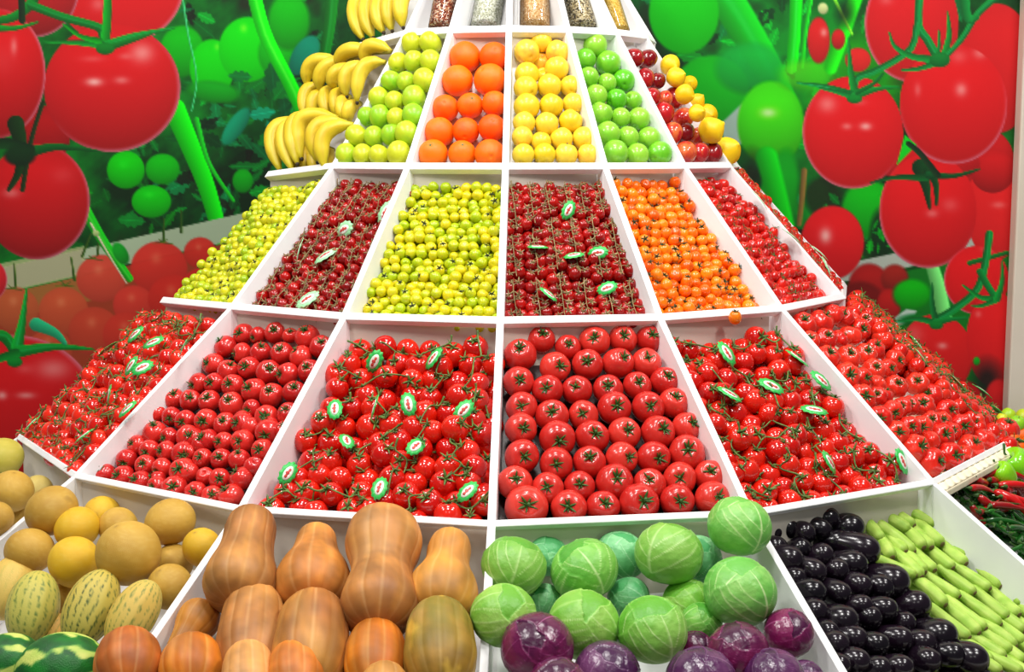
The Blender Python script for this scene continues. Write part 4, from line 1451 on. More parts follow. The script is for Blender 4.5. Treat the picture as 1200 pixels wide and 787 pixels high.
mid_rows = [
    Z5([(510, 120, 130), (650, 130, 150, 618, 118), (750, 140, 120, 715, 155)]) + Z6([(270, 120, 150, 265, 92), (375, 140, 110, 378, 105), (495, 150, 170, 480, 90), (595, 220, 160, 600, 175)]),
    Z5([(520, 220, 160, 475, 165), (640, 265, 140, 580, 270), (770, 260, 150, 780, 205)]) + Z6([(315, 265, 160, 305, 225), (450, 290, 160, 400, 230)]),
    Z5([(385, 255, 125, 390, 240), (435, 345, 155, 388, 330), (540, 390, 150, 565, 335), (685, 370, 155, 665, 355)]) + Z6([(220, 400, 170, 238, 365), (355, 415, 160, 300, 410), (510, 390, 160, 490, 355)]),
    Z5([(305, 370, 130, 285, 400), (215, 465, 140, 165, 455), (330, 480, 145, 285, 490), (440, 480, 145, 415, 470), (570, 495, 160, 550, 475), (720, 530, 170, 685, 500)]) + Z6([(240, 565, 170, 230, 520), (405, 540, 160, 405, 495)]),
    Z5([(155, 590, 150, 160, 540), (270, 600, 150, 280, 570), (405, 605, 155, 395, 570), (560, 630, 175, 545, 585), (705, 660, 130, 680, 670)]) + Z6([(205, 715, 165, 200, 700), (360, 690, 150, 340, 655)]),
    Z5([(25, 690, 150), (135, 715, 135, 130, 725), (235, 745, 150, 215, 750), (380, 745, 150, 370, 750), (520, 755, 140, 500, 735), (640, 745, 145, 595, 750)]) + Z6([(95, 790, 140), (220, 785, 150), (330, 810, 130)]),
    Z3([(370, 125, 160, 345, 85), (505, 165, 170, 500, 95), (605, 195, 130, 570, 195), (735, 190, 160, 755, 175), (835, 240, 140, 835, 195)]) + Z4([(140, 80, 165, 125, 80), (265, 110, 145, 265, 70), (400, 100, 165, 355, 85), (565, 50, 160, 565, 45), (710, 40, 120)]),
    Z3([(265, 240, 130, 260, 250), (380, 250, 140, 340, 230), (465, 290, 145, 445, 300), (585, 295, 145, 545, 285), (705, 310, 165, 715, 320)]) + Z4([(50, 200, 140, 30, 170), (150, 215, 150, 110, 180), (265, 230, 140, 230, 220), (400, 225, 165, 375, 215), (585, 160, 185, 565, 185)]),
    Z3([(195, 335, 140, 190, 335), (305, 355, 150, 290, 380), (435, 395, 150, 425, 370), (555, 415, 145, 520, 435), (705, 440, 190, 680, 405)]) + Z4([(20, 305, 110, 5, 310), (115, 345, 140, 100, 325), (245, 350, 150, 240, 325), (375, 355, 150), (540, 290, 160, 520, 275), (480, 405, 145)]),
    Z3([(520, 500, 130)]) + Z4([(20, 440, 130), (135, 470, 125), (235, 490, 150, 245, 480), (390, 490, 170)]),
    Z3([(145, 455, 155, 120, 405), (280, 480, 165, 240, 450), (400, 515, 160, 365, 480), (520, 545, 145, 490, 540), (640, 560, 180, 645, 530)]) + Z4([(65, 590, 155, 60, 575), (185, 615, 155, 195, 590), (315, 620, 185)]),
]
place_rows(B2n, mid_rows, .05, TOMMID, 'tomato', 'medium loose tomato above the melons, %s, %s', 'tomato',
           'medium loose tomatoes above the melons', CALMID, .95, 1.08)
ZA = lambda l: tile(920, 350, 6.057, l)
ZB = lambda l: tile(1040, 440, 5.244, l)
rib_rows = [
    ZA([(140, 180, 170, 145, 130), (265, 165, 180), (345, 110, 150), (420, 130, 150, 415, 95), (485, 140, 110), (570, 165, 150, 575, 130)]),
    ZA([(180, 300, 145, 180, 265), (295, 285, 160, 310, 245), (395, 285, 125), (470, 265, 160), (545, 220, 150, 560, 210), (690, 195, 110)]),
    ZA([(310, 415, 175, 330, 365), (460, 415, 170, 470, 370), (580, 395, 160, 590, 355), (645, 360, 150), (700, 285, 150, 740, 260)]),
    ZA([(445, 550, 190, 465, 530), (560, 560, 140, 590, 555), (640, 505, 160, 650, 470), (735, 500, 140, 765, 490), (790, 440, 150, 820, 430)]),
    ZA([(560, 700, 185, 575, 680), (665, 690, 135, 650, 665), (665, 600, 120), (715, 685, 120), (795, 620, 160, 805, 585)]) + ZB([(190, 50, 140, 180, 20), (330, 105, 130, 320, 60)]),
    ZB([(-40, 265, 150, -50, 260), (40, 220, 130, 50, 230), (95, 195, 120, 85, 180), (145, 185, 120, 140, 160), (225, 180, 140, 215, 160), (275, 120, 135, 235, 100)]),
    ZB([(65, 355, 150, 70, 340), (145, 320, 135, 150, 305), (215, 315, 135, 215, 310), (280, 280, 125, 270, 255), (345, 275, 110, 345, 262), (375, 215, 140, 395, 205), (450, 180, 145, 470, 160)]),
    ZB([(180, 445, 170, 215, 420), (275, 400, 120), (345, 370, 150, 355, 350), (405, 345, 110, 405, 330), (465, 310, 145, 470, 305), (545, 290, 120, 535, 280), (580, 265, 130, 570, 240)]),
    ZB([(285, 530, 165, 330, 515), (395, 495, 165, 425, 480), (470, 480, 110, 440, 430), (520, 440, 160, 545, 390), (605, 395, 145), (660, 360, 145, 655, 330), (740, 330, 150)]),
]
place_rows(B2, rib_rows, .022, TOMRIB, 'tomato', 'ribbed red tomato above the chilies, %s, %s', 'tomato',
           'ribbed loose tomatoes above the chilies', CALRIB, .95, 1.08)

# moulded pulp tray under the ribbed tomatoes, its scalloped edge showing over the front lip
b = B2
ft = empty('fruit_tray', b.at(.5, 0, .03))
tag(ft, 'cream moulded pulp tray with scalloped edge under the ribbed tomatoes', 'fruit tray')
na, nb = 120, 30
v, f = [], []
for j in range(nb + 1):
    for i in range(na + 1):
        a, bb = .015 + .97 * i / na, -.045 + .33 * j / nb
        cup = .5 + .5 * math.cos(i / na * 13 * 2 * math.pi)
        t = min(1, max(0, (j - 3) / 7))
        hh = (-.010 + .011 * cup * min(1, j / 2)) * (1 - t) + (.056 + .018 * (1 - cup)) * t
        v.append(b.at(a, bb, hh) - Vector(ft.location))
for j in range(nb):
    for i in range(na):
        q = j * (na + 1) + i
        f.append((q, q + 1, q + na + 2, q + na + 1))
o = obj('cup_sheet', make_mesh('cup_sheet', v, f, M['cream']), ft)
sm = o.modifiers.new('thickness', 'SOLIDIFY')
sm.thickness = .003
p0, p1 = b.at(.014, -.047, -.008), b.at(.986, -.047, -.008)
v, f = box(p0 - Vector(ft.location), p1 - Vector(ft.location), .006, (0, 0, 1), .016)
bevelled(obj('tray_rim', make_mesh('tray_rim', v, f, M['cream'], smooth=False), ft), .003)

# ------------------------------------------------------------------ tier of apples and oranges
T3 = lambda l: tile(300, 0, 3.933, l)
T6 = lambda l: tile(600, 0, 3.933, l)
place_rows(BIN['C', -2], [T3(x) for x in (
    [(725, 200, 92), (810, 197, 96)], [(660, 288, 88), (733, 283, 90), (812, 283, 98)], [(632, 375, 92), (697, 377, 88), (785, 370, 103)],
    [(573, 452, 94), (645, 467, 90), (733, 453, 106)], [(515, 537, 82), (578, 537, 98), (655, 545, 88), (733, 532, 103)],
    [(470, 627, 97), (550, 630, 90), (628, 622, 90), (703, 617, 108)], [(423, 714, 97), (500, 714, 93), (575, 717, 93), (663, 709, 107)])],
    .012, APPLE['apple_lime'], 'apple', 'yellow-green apple beside the bananas, %s, %s', 'apple', 'yellow-green apples beside the bananas', STALK, bias=(0, 1.2, .4), sq=1.08, scale=1.04)
place_rows(BIN['C', -1], [T3(x) for x in (
    [(968, 265, 143), (1103, 262, 133)], [(935, 373, 142), (1085, 368, 147)], [(878, 500, 123), (993, 487, 120), (1105, 478, 118)],
    [(850, 610, 137), (973, 603, 124), (1093, 590, 124)], [(822, 711, 138), (955, 710, 127), (1083, 710, 137)])],
    .034, ORANGE, 'orange', 'bright orange in the stepped bin, %s, %s', 'orange', 'oranges in the stepped bin', [NAVEL], jit=.6, scale=1.03)
place_rows(BIN['C', 0], [T6(x) for x in (
    [(140, 190, 97)], [(75, 240, 112), (218, 242, 108)], [(75, 343, 108), (213, 317, 107)], [(70, 407, 107), (178, 397, 107), (275, 397, 92)],
    [(73, 492, 115), (187, 488, 107), (288, 480, 96)], [(62, 567, 99), (165, 573, 105), (275, 560, 106)],
    [(53, 632, 94), (140, 655, 90), (235, 640, 100), (337, 638, 102)], [(58, 714, 99), (156, 712, 98), (256, 713, 101), (358, 714, 99)])],
    .034, APPLE['apple_yellow'], 'apple', 'yellow apple in the middle bin, %s, %s', 'apple', 'yellow apples in the middle bin', STALK, jit=.4, bias=(0, 1.3, .3), scale=1.05)
for (x, y, d), w in zip(T6([(140, 290, 88), (150, 352, 80)]), ('upper', 'lower')):
    c = BIN['C', 0].hit(x, y, .065)
    put('apple', APPLE['apple_yellow'][0], c, up_axis(BIN['C', 0]), d / 2 * depth(c) / FPX, 1, w + ' shaded yellow apple tucked behind the back rows of yellow apples', 'apple', 'yellow apples in the middle bin')
place_rows(BIN['C', 1], [T6(x) for x in (
    [(388, 210, 107)], [(343, 272, 94), (450, 290, 110)], [(358, 357, 94), (443, 382, 86), (520, 372, 100)], [(393, 440, 100), (487, 458, 94), (563, 462, 80)],
    [(416, 523, 104), (506, 543, 90), (590, 547, 100)], [(447, 618, 112), (540, 633, 98), (637, 637, 102)], [(482, 704, 113), (583, 714, 102), (685, 709, 112)])],
    .03, APPLE['apple_green'], 'apple', 'grass green apple beside red apples, %s, %s', 'apple', 'green apples beside the red apples', STALK, jit=.35, bias=(0, 1.2, .3), scale=1.05)
place_rows(BIN['C', 2], [T6(x) for x in (
    [(565, 270, 84), (630, 272, 78)], [(618, 363, 82), (675, 373, 70)], [(648, 447, 78), (710, 455, 66), (755, 452, 86)], [(703, 525, 92), (795, 545, 86)],
    [(745, 615, 87), (803, 612, 80), (860, 627, 70)], [(805, 703, 97), (868, 706, 84), (930, 708, 86)])],
    .011, APPLE['apple_red'], 'apple', 'shiny red apple beside the lemons, %s, %s', 'apple', 'red apples beside the lemons', STALK, jit=.3, bias=(0, 1.0, .3), scale=1.08)
for i, (x, y, d) in enumerate(T6([(1000, 695, 118), (925, 600, 116), (905, 530, 92), (860, 520, 76), (860, 465, 66), (803, 435, 86), (825, 385, 66), (763, 355, 86), (735, 298, 86)])):
    bb = BIN['C', 3]
    c = bb.hit(x, y, -.012)
    pos = 'nearest the lip, below all the others' if i == 0 else ('topmost of the lemons' if i == 8 else ORD[i] + ' up from the lip')
    put('lemon', LEMON[i % 2], c, (Vector((.4, -.7, .25)) + Vector((random.gauss(0, .4), random.gauss(0, .4), random.gauss(0, .4)))).normalized(),
        d / 2 * depth(c) / FPX * 1.1, .92, 'yellow lemon beside the red apples, %s' % pos, 'lemon', 'lemons along the edge of the stand', NAVEL if i == 7 else None)
# ------------------------------------------------------------------ tomatoes on the vine, lower tier
def vine_bin(key, d, hc, layers, meshes, mat, size, name, where, cat, group, squash=1.0, stem_r=.0022, reach=1.5, cal_w=.09, cal_s=.62, **hx):
    b = BIN[key]
    for li, (dh, shift) in enumerate(layers):
        if li:
            hx = dict(hx, b0=.10, b1=.9, a0=.03, a1=.97)
        pts = hexfill(b, d, hc + dh, shift=shift, jit=.2, **hx)
        pts = [(p + b.n * random.uniform(-.26, .26) * d, a, bb) for p, a, bb in pts]
        gs = group_trusses(pts, size, d * reach, b)
        gs.sort(key=lambda g: sum(p.dot(b.up) for p in g) / len(g))
        # rank by thirds of the slope, then from the left
        n = len(gs)
        nr = max(1, int(round(n / 5)))
        for r in range(nr):
            row = gs[r * n // nr:(r + 1) * n // nr]
            row.sort(key=lambda g: sum(p.dot(b.side) for p in g) / len(g))
            for j, g in enumerate(row):
                lay = '' if li == 0 else 'buried '
                lab = '%stomato truss %s, %s, %s' % (lay, where, nth(j, len(row)), rowname(r, nr))
                truss(name, b, g, meshes, d / 2 * 1.02, mat, 1000 + r * 37 + j + li * 500, lab, cat, group, squash, stem_r, cal_w=cal_w, cal_s=cal_s)


LAY = [(0, 0), (.036, 1)]
vine_bin(('A', -1), .0545, .048, LAY, TOMVINE, M['vine'], 5, 'tomato_truss', 'above the pumpkins', 'tomatoes on the vine', 'tomato trusses above the pumpkins', .94, stem_r=.0021, b0=.075)
vine_bin(('A', 1), .053, .048, LAY, TOMVINE, M['vine'], 5, 'tomato_truss', 'above the eggplants', 'tomatoes on the vine', 'tomato trusses above the eggplants', .94, stem_r=.0021, b0=.075)
vine_bin(('A', -3), .044, .018, LAY, TOMPLUM, M['vine'], 6, 'tomato_truss', 'at the mural end', 'tomatoes on the vine', 'small tomato trusses at the mural end', 1.0, stem_r=.0018, cal_s=.85, b0=.05, b1=.91, a0=-.11, a1=.95)
vine_bin(('A', 3), .042, .012, LAY, TOMPLUM, M['vine'], 6, 'tomato_truss', 'behind ribbed tomatoes', 'tomatoes on the vine', 'small tomato trusses behind the ribbed tomatoes', 1.0, stem_r=.0018, cal_s=.9, a0=-.02)
put_tags(BIN['A', -1], [(440, 423.5, 60), (508.5, 419, 50), (393.6, 478, 100), (439, 476, 120), (480, 473, 100), (545, 480, 50), (408, 515, 80), (489, 522, 55), (339, 554, 55), (446, 571, 80), (549, 575, 50)],
         .008, 23, 'above the pumpkins')
put_tags(BIN['A', 1], [(854, 413, 110), (857, 460, 125), (937, 418, 130), (965, 445, 150), (906, 451, 150), (956, 479, 170), (975, 541, 150), (1060, 540, 120)], .008, 25, 'above the eggplants')
put_tags(BIN['A', -3], [(159, 391, 20), (180.5, 400, 15), (216, 405, 45), (154, 428, 40), (168, 430, 30), (128, 463, 35), (150, 478, 50), (37, 496, 50), (99, 509, 40), (127, 407, 35)], -.022, 21, 'at the mural end', False)
put_tags(BIN['A', 3], [(1078, 402, 160), (1082, 417, 150), (1124, 447, 160), (1154, 457, 140), (1172, 484, 140)], -.018, 22, 'behind the ribbed tomatoes', False, .2)


# ------------------------------------------------------------------ cherry tomatoes on long strands
def strand_bin(key, d, hc, cols, rows, name, where, group, mesh, mat, under=True, a0=.02, a1=.98, sq=1.0):
    b = BIN[key]
    for c in range(cols):
        brk = [0.0] + [i / rows + random.uniform(-.06, .06) for i in range(1, rows)] + [.97]
        for r in range(rows):
            lo, hi = brk[r] + .012, brk[r + 1] - .012
            ac0 = a0 + (a1 - a0) * (c + .5) / cols
            wob = random.uniform(-.06, .06) / cols
            L = ((b.tl + b.tr) / 2 - (b.bl + b.br) / 2).length
            n = max(4, int((hi - lo) * L / (d * .80)))
            mem = []
            for i in range(n):
                bb = lo + (hi - lo) * (i + .5) / n
                w = ((b.br - b.bl).length * (1 - bb) + (b.tr - b.tl).length * bb)
                colw = w * (a1 - a0) / cols
                off = min(colw * .29, d * .62)
                for sgn in ((-1, 1)):
                    p = b.at(ac0 + wob * math.sin(bb * 9), bb, hc) + b.side * sgn * off * random.uniform(.8, 1.1)
                    p = p + b.up * ((d * .36 if sgn > 0 else 0) + random.uniform(-.1, .1) * d) + b.n * random.uniform(-.22, .22) * d
                    mem.append(p)
            lab = 'cherry tomato strand %s, %s, %s' % (where, nth(c, cols), rowname(r, rows))
            truss(name, b, mem, mesh, d / 2 * 1.0, mat, 3000 + c * 17 + r, lab, 'cherry tomatoes on the vine', group, sq, .0011, cal_n=5, strand=True, cal_w=.11, cal_s=.8)
    if under:
        pts = hexfill(b, d * 1.05, hc + d * .62, jit=.15, shift=.5)
        for p, a, bb in pts:
            put('loose_cherry_tomato', mesh[0], p, up_axis(b, .6), d / 2, sq, 'dark red cherry tomato lying under the strands %s' % where, 'cherry tomato', 'cherry tomatoes under the strands ' + where)


CR = CHERRY['cherry_red']
strand_bin(('B', 0), .0292, .046, 6, 3, 'cherry_tomato_truss', 'beside the orange ones', 'cherry tomato strands in the middle bin', CR, M['vine_brown'])
strand_bin(('B', -2), .0285, .046, 6, 3, 'cherry_tomato_truss', 'beside the lime ones', 'cherry tomato strands in the inner left bin', CR, M['vine_brown'])
strand_bin(('B', 3), .0285, .016, 4, 3, 'cherry_tomato_truss', 'on the far edge', 'cherry tomato strands along the far edge', CHERRY['cherry_plum'], M['vine_brown'], False)
put_tags(BIN['B', -2], [(404, 269, 10), (452.5, 249.6, 70), (351, 294, 15), (382.6, 298, 25), (361, 350, 30)], .024, 24, 'beside the lime cherry tomatoes', True)
put_tags(BIN['B', 0], [(668, 246, 60), (632, 288, 30), (674, 298, 30), (702, 296, 5), (645, 343.6, 130), (713, 337, 20)], .022, 19, 'on the middle strands')
put_tags(BIN['B', 3], [(930.5, 276, 0), (962, 294, 175), (972.5, 312.6, 150), (893, 233, 130)], -.006, 22, 'on the far edge strands', True, .15)


# ------------------------------------------------------------------ loose cherry tomatoes
def cherry_bin(key, d, hc, name, meshes, label, group, calp, sq=1.0, a0=.02, a1=.98, b0=.035, b1=.97, hj=.28, layers=2, bump=None, dv=.08, cal=None, cap=300):
    b = BIN[key]
    todo = []
    for li in range(layers):
        for p, a, bb in hexfill(b, d, hc + li * d * .66, a0, a1, b0, b1, .13, .97, li * 1.0):
            h = random.uniform(-hj, hj) * d + (bump(a, bb) if bump else 0)
            todo.append((li, depth(p), p + b.n * h))
    todo.sort(key=lambda e: e[:2])
    rest = []
    for i, (li, _, p) in enumerate(todo):
        s = d / 2 * random.uniform(1 - dv, 1 + dv)
        up = random.random() < calp and li == 0
        ax = up_axis(b, .5) if up else Vector((random.gauss(0, 1), random.gauss(0, 1) + .9, random.gauss(0, 1) - .5)).normalized()
        me = meshes[random.randrange(len(meshes))]
        if i < cap:
            put(name, me, p, ax, s, sq, label, 'cherry tomato', group, (cal or CALCH)[random.randrange(3)] if up or random.random() < .25 else None)
        else:
            m = trs(p, ax, random.uniform(0, 6.28), s, s, s * sq)
            rest.append(([m @ q.co for q in me.vertices], [tuple(q.vertices) for q in me.polygons]))
    if rest:
        v, f = merge(rest)
        o = obj(name + '_bed', make_mesh(name + '_bed', v, f, meshes[0].materials[0]))
        tag(o, 'deeper layer of ' + group, 'cherry tomatoes', None, 'stuff')


cherry_bin(('B', -1), .0272, .045, 'yellow_cherry_tomato', CHERRY['cherry_yellow'], 'small round yellow cherry tomato in the heap below the oranges', 'yellow cherry tomatoes below the oranges', .22)
cherry_bin(('B', -3), .0262, .03, 'lime_cherry_tomato', CHERRY['cherry_green'], 'tiny lime green cherry tomato heaped below the bananas', 'lime cherry tomatoes below the bananas', .2, 1.0, -.03, .98,
           bump=lambda a, bb: .004 * math.sin(a * 9 + bb * 7))
cherry_bin(('B', 1), .031, .046, 'orange_cherry_tomato', CHERRY['cherry_orange'], 'orange cherry tomato heaped below the green apples', 'orange cherry tomatoes below the green apples', .45, 1.05, b0=.05)
cherry_bin(('B', 2), .030, .034, 'plum_cherry_tomato', CHERRY['cherry_plum'], 'shiny red plum-shaped cherry tomato heaped below the red apples', 'red plum cherry tomatoes below the red apples', .45, 1.0, cal=CALCHG)
bb_ = BIN['A', 1]
c_ = BIN['B', 1].hit(863, 372, -.012)
put('orange_cherry_tomato', CHERRY['cherry_orange'][0], c_ , Vector((0, -.3, 1)), .0155, 1.05, 'single orange cherry tomato lying on the white lip above the vine tomatoes', 'cherry tomato', None, CALCH[0])
# ------------------------------------------------------------------ bananas
def banana(b, p, hc, bulge, wpx, parent, origin, seed, green=.3):
    pts = [b.hit(x, y, hc) for x, y in p]
    pts[1] = pts[1] + b.n * bulge
    ctl = np.array(pts[1] * 2 - (pts[0] + pts[2]) * .5)
    u = np.linspace(0, 1, 20)[:, None]
    P = np.array(pts[0]) * (1 - u) ** 2 + ctl * 2 * u * (1 - u) + np.array(pts[2]) * u ** 2
    r = wpx * 1.14 / 2 * depth(pts[1]) / FPX
    tt = np.linspace(0, 1, 20)
    rad = np.interp(tt, [0, .05, .16, .35, .6, .82, .93, .98, 1], [.28, .36, .78, 1, 1, .86, .5, .26, .2]) * r
    v, f, th, t = sweep(P, rad, 15, tuple(b.n), lambda th, t: 1 + .05 * np.cos(5 * th))
    sn = SN(seed, 60, 2)
    a = np.clip(.5 + .5 * sn(v), 0, 1)[:, None]
    c = np.array([220, 188, 30]) * (1 - a) + np.array([236, 206, 56]) * a
    g = (np.clip((t - .72) / .25, 0, 1) + np.clip((.16 - t) / .14, 0, 1))[:, None] * green
    c = c * (1 - g) + np.array([150, 170, 30]) * g
    ridge = np.clip(np.cos(5 * th) * 4 - 3.1, 0, 1)[:, None] * .35
    c = c * (1 - ridge) + np.array([190, 150, 30]) * ridge
    sp = np.clip(SN(seed + 9, 190, 1)(v) - 1.35, 0, 1)[:, None]
    c = c * (1 - sp) + np.array([110, 70, 20]) * sp
    o = obj('banana', make_mesh('banana', v - np.array(origin), f, M['vc_banana'], c / 255), parent)
    e = P[-1] - P[-2]
    e /= np.linalg.norm(e)
    v, f, _, _ = sweep([P[-1] - e * .002, P[-1] + e * .003, P[-1] + e * .006], [r * .24, r * .24, r * .14], 8, (.3, .2, .9))
    obj('tip', make_mesh('tip', v - np.array(origin), f, M['tip']), o)
    return P[0]


M['tip'] = mat_noise('dark_tip', rgb(36, 26, 14), rgb(70, 52, 26), 80, 0.7)


def hand(b, lst, hc, wpx, label, seed, bulge=.03):
    c0 = b.hit(*lst[0][0], hc)
    o = empty('banana_hand', c0)
    tag(o, label, 'bananas', 'hands of bananas')
    ends = [banana(b, p, hc + .004 * (i % 2), bulge, wpx, o, c0, seed + i) for i, p in enumerate(lst)]
    m = sum((Vector(e) for e in ends), Vector()) / len(ends)
    parts = []
    for e in ends:
        e = Vector(e)
        v, f, _, _ = sweep([tuple(e), tuple(e * .5 + m * .5 + b.n * .006), tuple(m + b.up * .012)], [.0075, .007, .009], 8, tuple(b.n))
        parts.append((v, f))
    v, f = merge(parts)
    obj('crown', make_mesh('crown', v - np.array(c0), f, M['crown']), o)


M['crown'] = mat_noise('banana_crown', rgb(120, 120, 34), rgb(176, 160, 50), 60, 0.6)
bc, bd = BIN['C', -3], BIN['D', -3]
hand(bc, [[(379, 103), (366, 114), (360, 140)], [(385, 110), (375, 122), (369, 140)], [(394, 104), (388, 119), (387, 138)], [(404, 107), (401, 120), (398, 139)],
          [(412, 114), (408, 128), (407, 143)], [(424, 122), (417, 133), (411, 145)]], .035, 15, 'hand of bananas hanging in the middle of the pile, beside the yellow-green apples', 300, .02)
hand(bc, [[(352, 160), (347, 178), (347, 203)], [(366, 168), (363, 186), (362, 203)], [(378, 172), (374, 188), (373, 203)], [(392, 176), (389, 190), (388, 203)]], .045, 15,
     'lower hand of bananas, mostly hidden behind the front hand on the lip', 320, .015)
hand(bc, [[(399, 72), (376, 80), (361, 101)], [(413, 68), (389, 87), (377, 106)], [(436, 61), (416, 66), (397, 81)], [(460, 60), (442, 61), (430, 77)]], .012, 16,
     'top hand of bananas just under the small white ledge', 340, .025)
hand(bc, [[(432, 76), (416, 92), (408, 113)], [(418, 78), (402, 93), (395, 104)], [(453, 73), (434, 88), (420, 120)]], .012, 16,
     'hand of three bananas with dark tips beside the yellow-green apples', 360, .025)
hand(bc, [[(360, 144), (334, 163), (330, 200)], [(366, 147), (346, 164), (344, 199)], [(382, 142), (357, 154), (350, 192)], [(397, 138), (366, 150), (355, 186)], [(407, 143), (383, 160), (374, 190)], [(416, 146), (393, 167), (383, 198)]],
     .005, 18, 'front hand of large bananas resting on the white lip', 380, .035)
hand(bd, [[(436, -14), (423, 14), (427, 46)], [(450, -16), (436, 14), (439, 44)], [(463, -16), (450, 12), (451, 38)], [(476, -16), (463, 8), (461, 36)], [(487, -14), (477, 6), (474, 32)]],
     .012, 17, 'upper hand of bananas standing on the small ledge beside the seed tubes', 400, .02)

# ------------------------------------------------------------------ clear tubes of grain on the top tier
def grain_mat(name, cols, scale, rough=.6):
    m, nt, b = mat_base(name, rough, .3)
    tc = nt.nodes.new('ShaderNodeTexCoord')
    vo = nt.nodes.new('ShaderNodeTexVoronoi')
    vo.inputs['Scale'].default_value = scale
    nt.links.new(tc.outputs['Object'], vo.inputs['Vector'])
    sx = nt.nodes.new('ShaderNodeSeparateColor')
    nt.links.new(vo.outputs['Color'], sx.inputs[0])
    cr = nt.nodes.new('ShaderNodeValToRGB')
    cr.color_ramp.interpolation = 'CONSTANT'
    els = cr.color_ramp.elements
    els[0].color, els[1].color = cols[0], cols[1]
    els[0].position, els[1].position = 0, 1 / len(cols)
    for i, c in enumerate(cols[2:]):
        els.new((i + 2) / len(cols)).color = c
    nt.links.new(sx.outputs[0], cr.inputs['Fac'])
    nt.links.new(cr.outputs['Color'], b.inputs['Base Color'])
    bp = nt.nodes.new('ShaderNodeBump')
    bp.inputs['Strength'].default_value = .8
    bp.inputs['Distance'].default_value = .004
    bp.invert = True
    nt.links.new(vo.outputs['Distance'], bp.inputs['Height'])
    nt.links.new(bp.outputs['Normal'], b.inputs['Normal'])
    return m


gm = bpy.data.materials.new('clear_plastic')
gm.use_nodes = True
nt = gm.node_tree
nt.nodes.remove(nt.nodes['Principled BSDF'])
tr, gl, mx, fr = (nt.nodes.new(k) for k in ('ShaderNodeBsdfTransparent', 'ShaderNodeBsdfGlossy', 'ShaderNodeMixShader', 'ShaderNodeFresnel'))
fr.inputs['IOR'].default_value = 1.4
gl.inputs['Roughness'].default_value = .06
tr.inputs['Color'].default_value = (.97, .97, .97, 1)
nt.links.new(fr.outputs[0], mx.inputs[0])
nt.links.new(tr.outputs[0], mx.inputs[1])
nt.links.new(gl.outputs[0], mx.inputs[2])
nt.links.new(mx.outputs[0], nt.nodes['Material Output'].inputs['Surface'])
M['clear'] = gm
for k, (x0, x1, y0, px, label, cols, sc) in {
    -2: (518, 524, 33, 30, 'clear tube of reddish brown grain beside the bananas', [rgb(140, 62, 40), rgb(176, 96, 62), rgb(206, 150, 110), rgb(236, 214, 190), rgb(110, 44, 30)], 240),
    -1: (570, 575, 33, 35, 'clear tube of white rice above the oranges', [rgb(214, 214, 190), rgb(236, 236, 220), rgb(176, 178, 150), rgb(248, 248, 238)], 260),
    0: (628.5, 628.5, 33, 36, 'clear tube of tan seeds above the yellow apples', [rgb(222, 174, 110), rgb(236, 196, 140), rgb(200, 148, 84), rgb(246, 222, 180)], 300),
    1: (685, 678, 33, 33, 'clear tube of speckled black and beige seeds above the green apples', [rgb(216, 200, 160), rgb(236, 226, 196), rgb(120, 104, 74), rgb(190, 170, 120), rgb(70, 60, 44)], 260),
    2: (729, 717, 37, 22, 'clear tube of yellow millet above the red apples', [rgb(226, 190, 84), rgb(240, 210, 120), rgb(206, 164, 60)], 320)}.items():
    b = BIN['D', k]
    hh = .02 if abs(k) == 2 else .062
    p0 = b.hit(x0, y0 + 1, hh)
    p1 = b.hit(x1, 0, hh)
    ax = (p1 - p0).normalized()
    r = px / 2 * depth(p0) / FPX
    L = .26
    o = empty('grain_tube', p0)
    tag(o, label, 'grain tube', 'clear tubes of grain on the top tier')
    o.rotation_euler = ax.to_track_quat('Z', 'Y').to_euler()
    v, f, _, _ = lathe([(0, .003), (r * .94, .003), (r * .97, .006), (r * .97, L * .3), (r * .97, L * .6), (r * .97, L * .93), (r * .9, L * .935), (0, L * .935)], 40)
    obj('grain', make_mesh('grain', v, [tuple(reversed(q)) for q in f], grain_mat('grain', cols, sc)), o)
    v, f, _, _ = lathe([(0, 0), (r * .97, 0), (r, .004), (r, L * .5), (r, L), (0, L)], 40)
    obj('tube_wall', make_mesh('tube_wall', v, [tuple(reversed(q)) for q in f], M['clear']), o)
    v, f, _, _ = lathe([(0, L), (r * 1.03, L), (r * 1.05, L + .004), (r * 1.05, L + .018), (r, L + .022), (0, L + .022)], 40)
    obj('lid', make_mesh('lid', v, [tuple(reversed(q)) for q in f], M['board'], smooth=False), o)
# ------------------------------------------------------------------ front tier: melons, watermelons
def ball(b, x, y, w, h, hc, me, name, label, cat, group, tilt=None, roll=0.0):
    """w across, h tall in the picture: sized from w, axis in the slope"""
    c = b.hit(x, y, hc)
    r = w / 2 * depth(c) / FPX
    ax = tilt if tilt is not None else up_axis(b, .5)
    o = obj(name, me, None, trs(c, ax, roll, r))
    tag(o, label, cat, group)
    return o


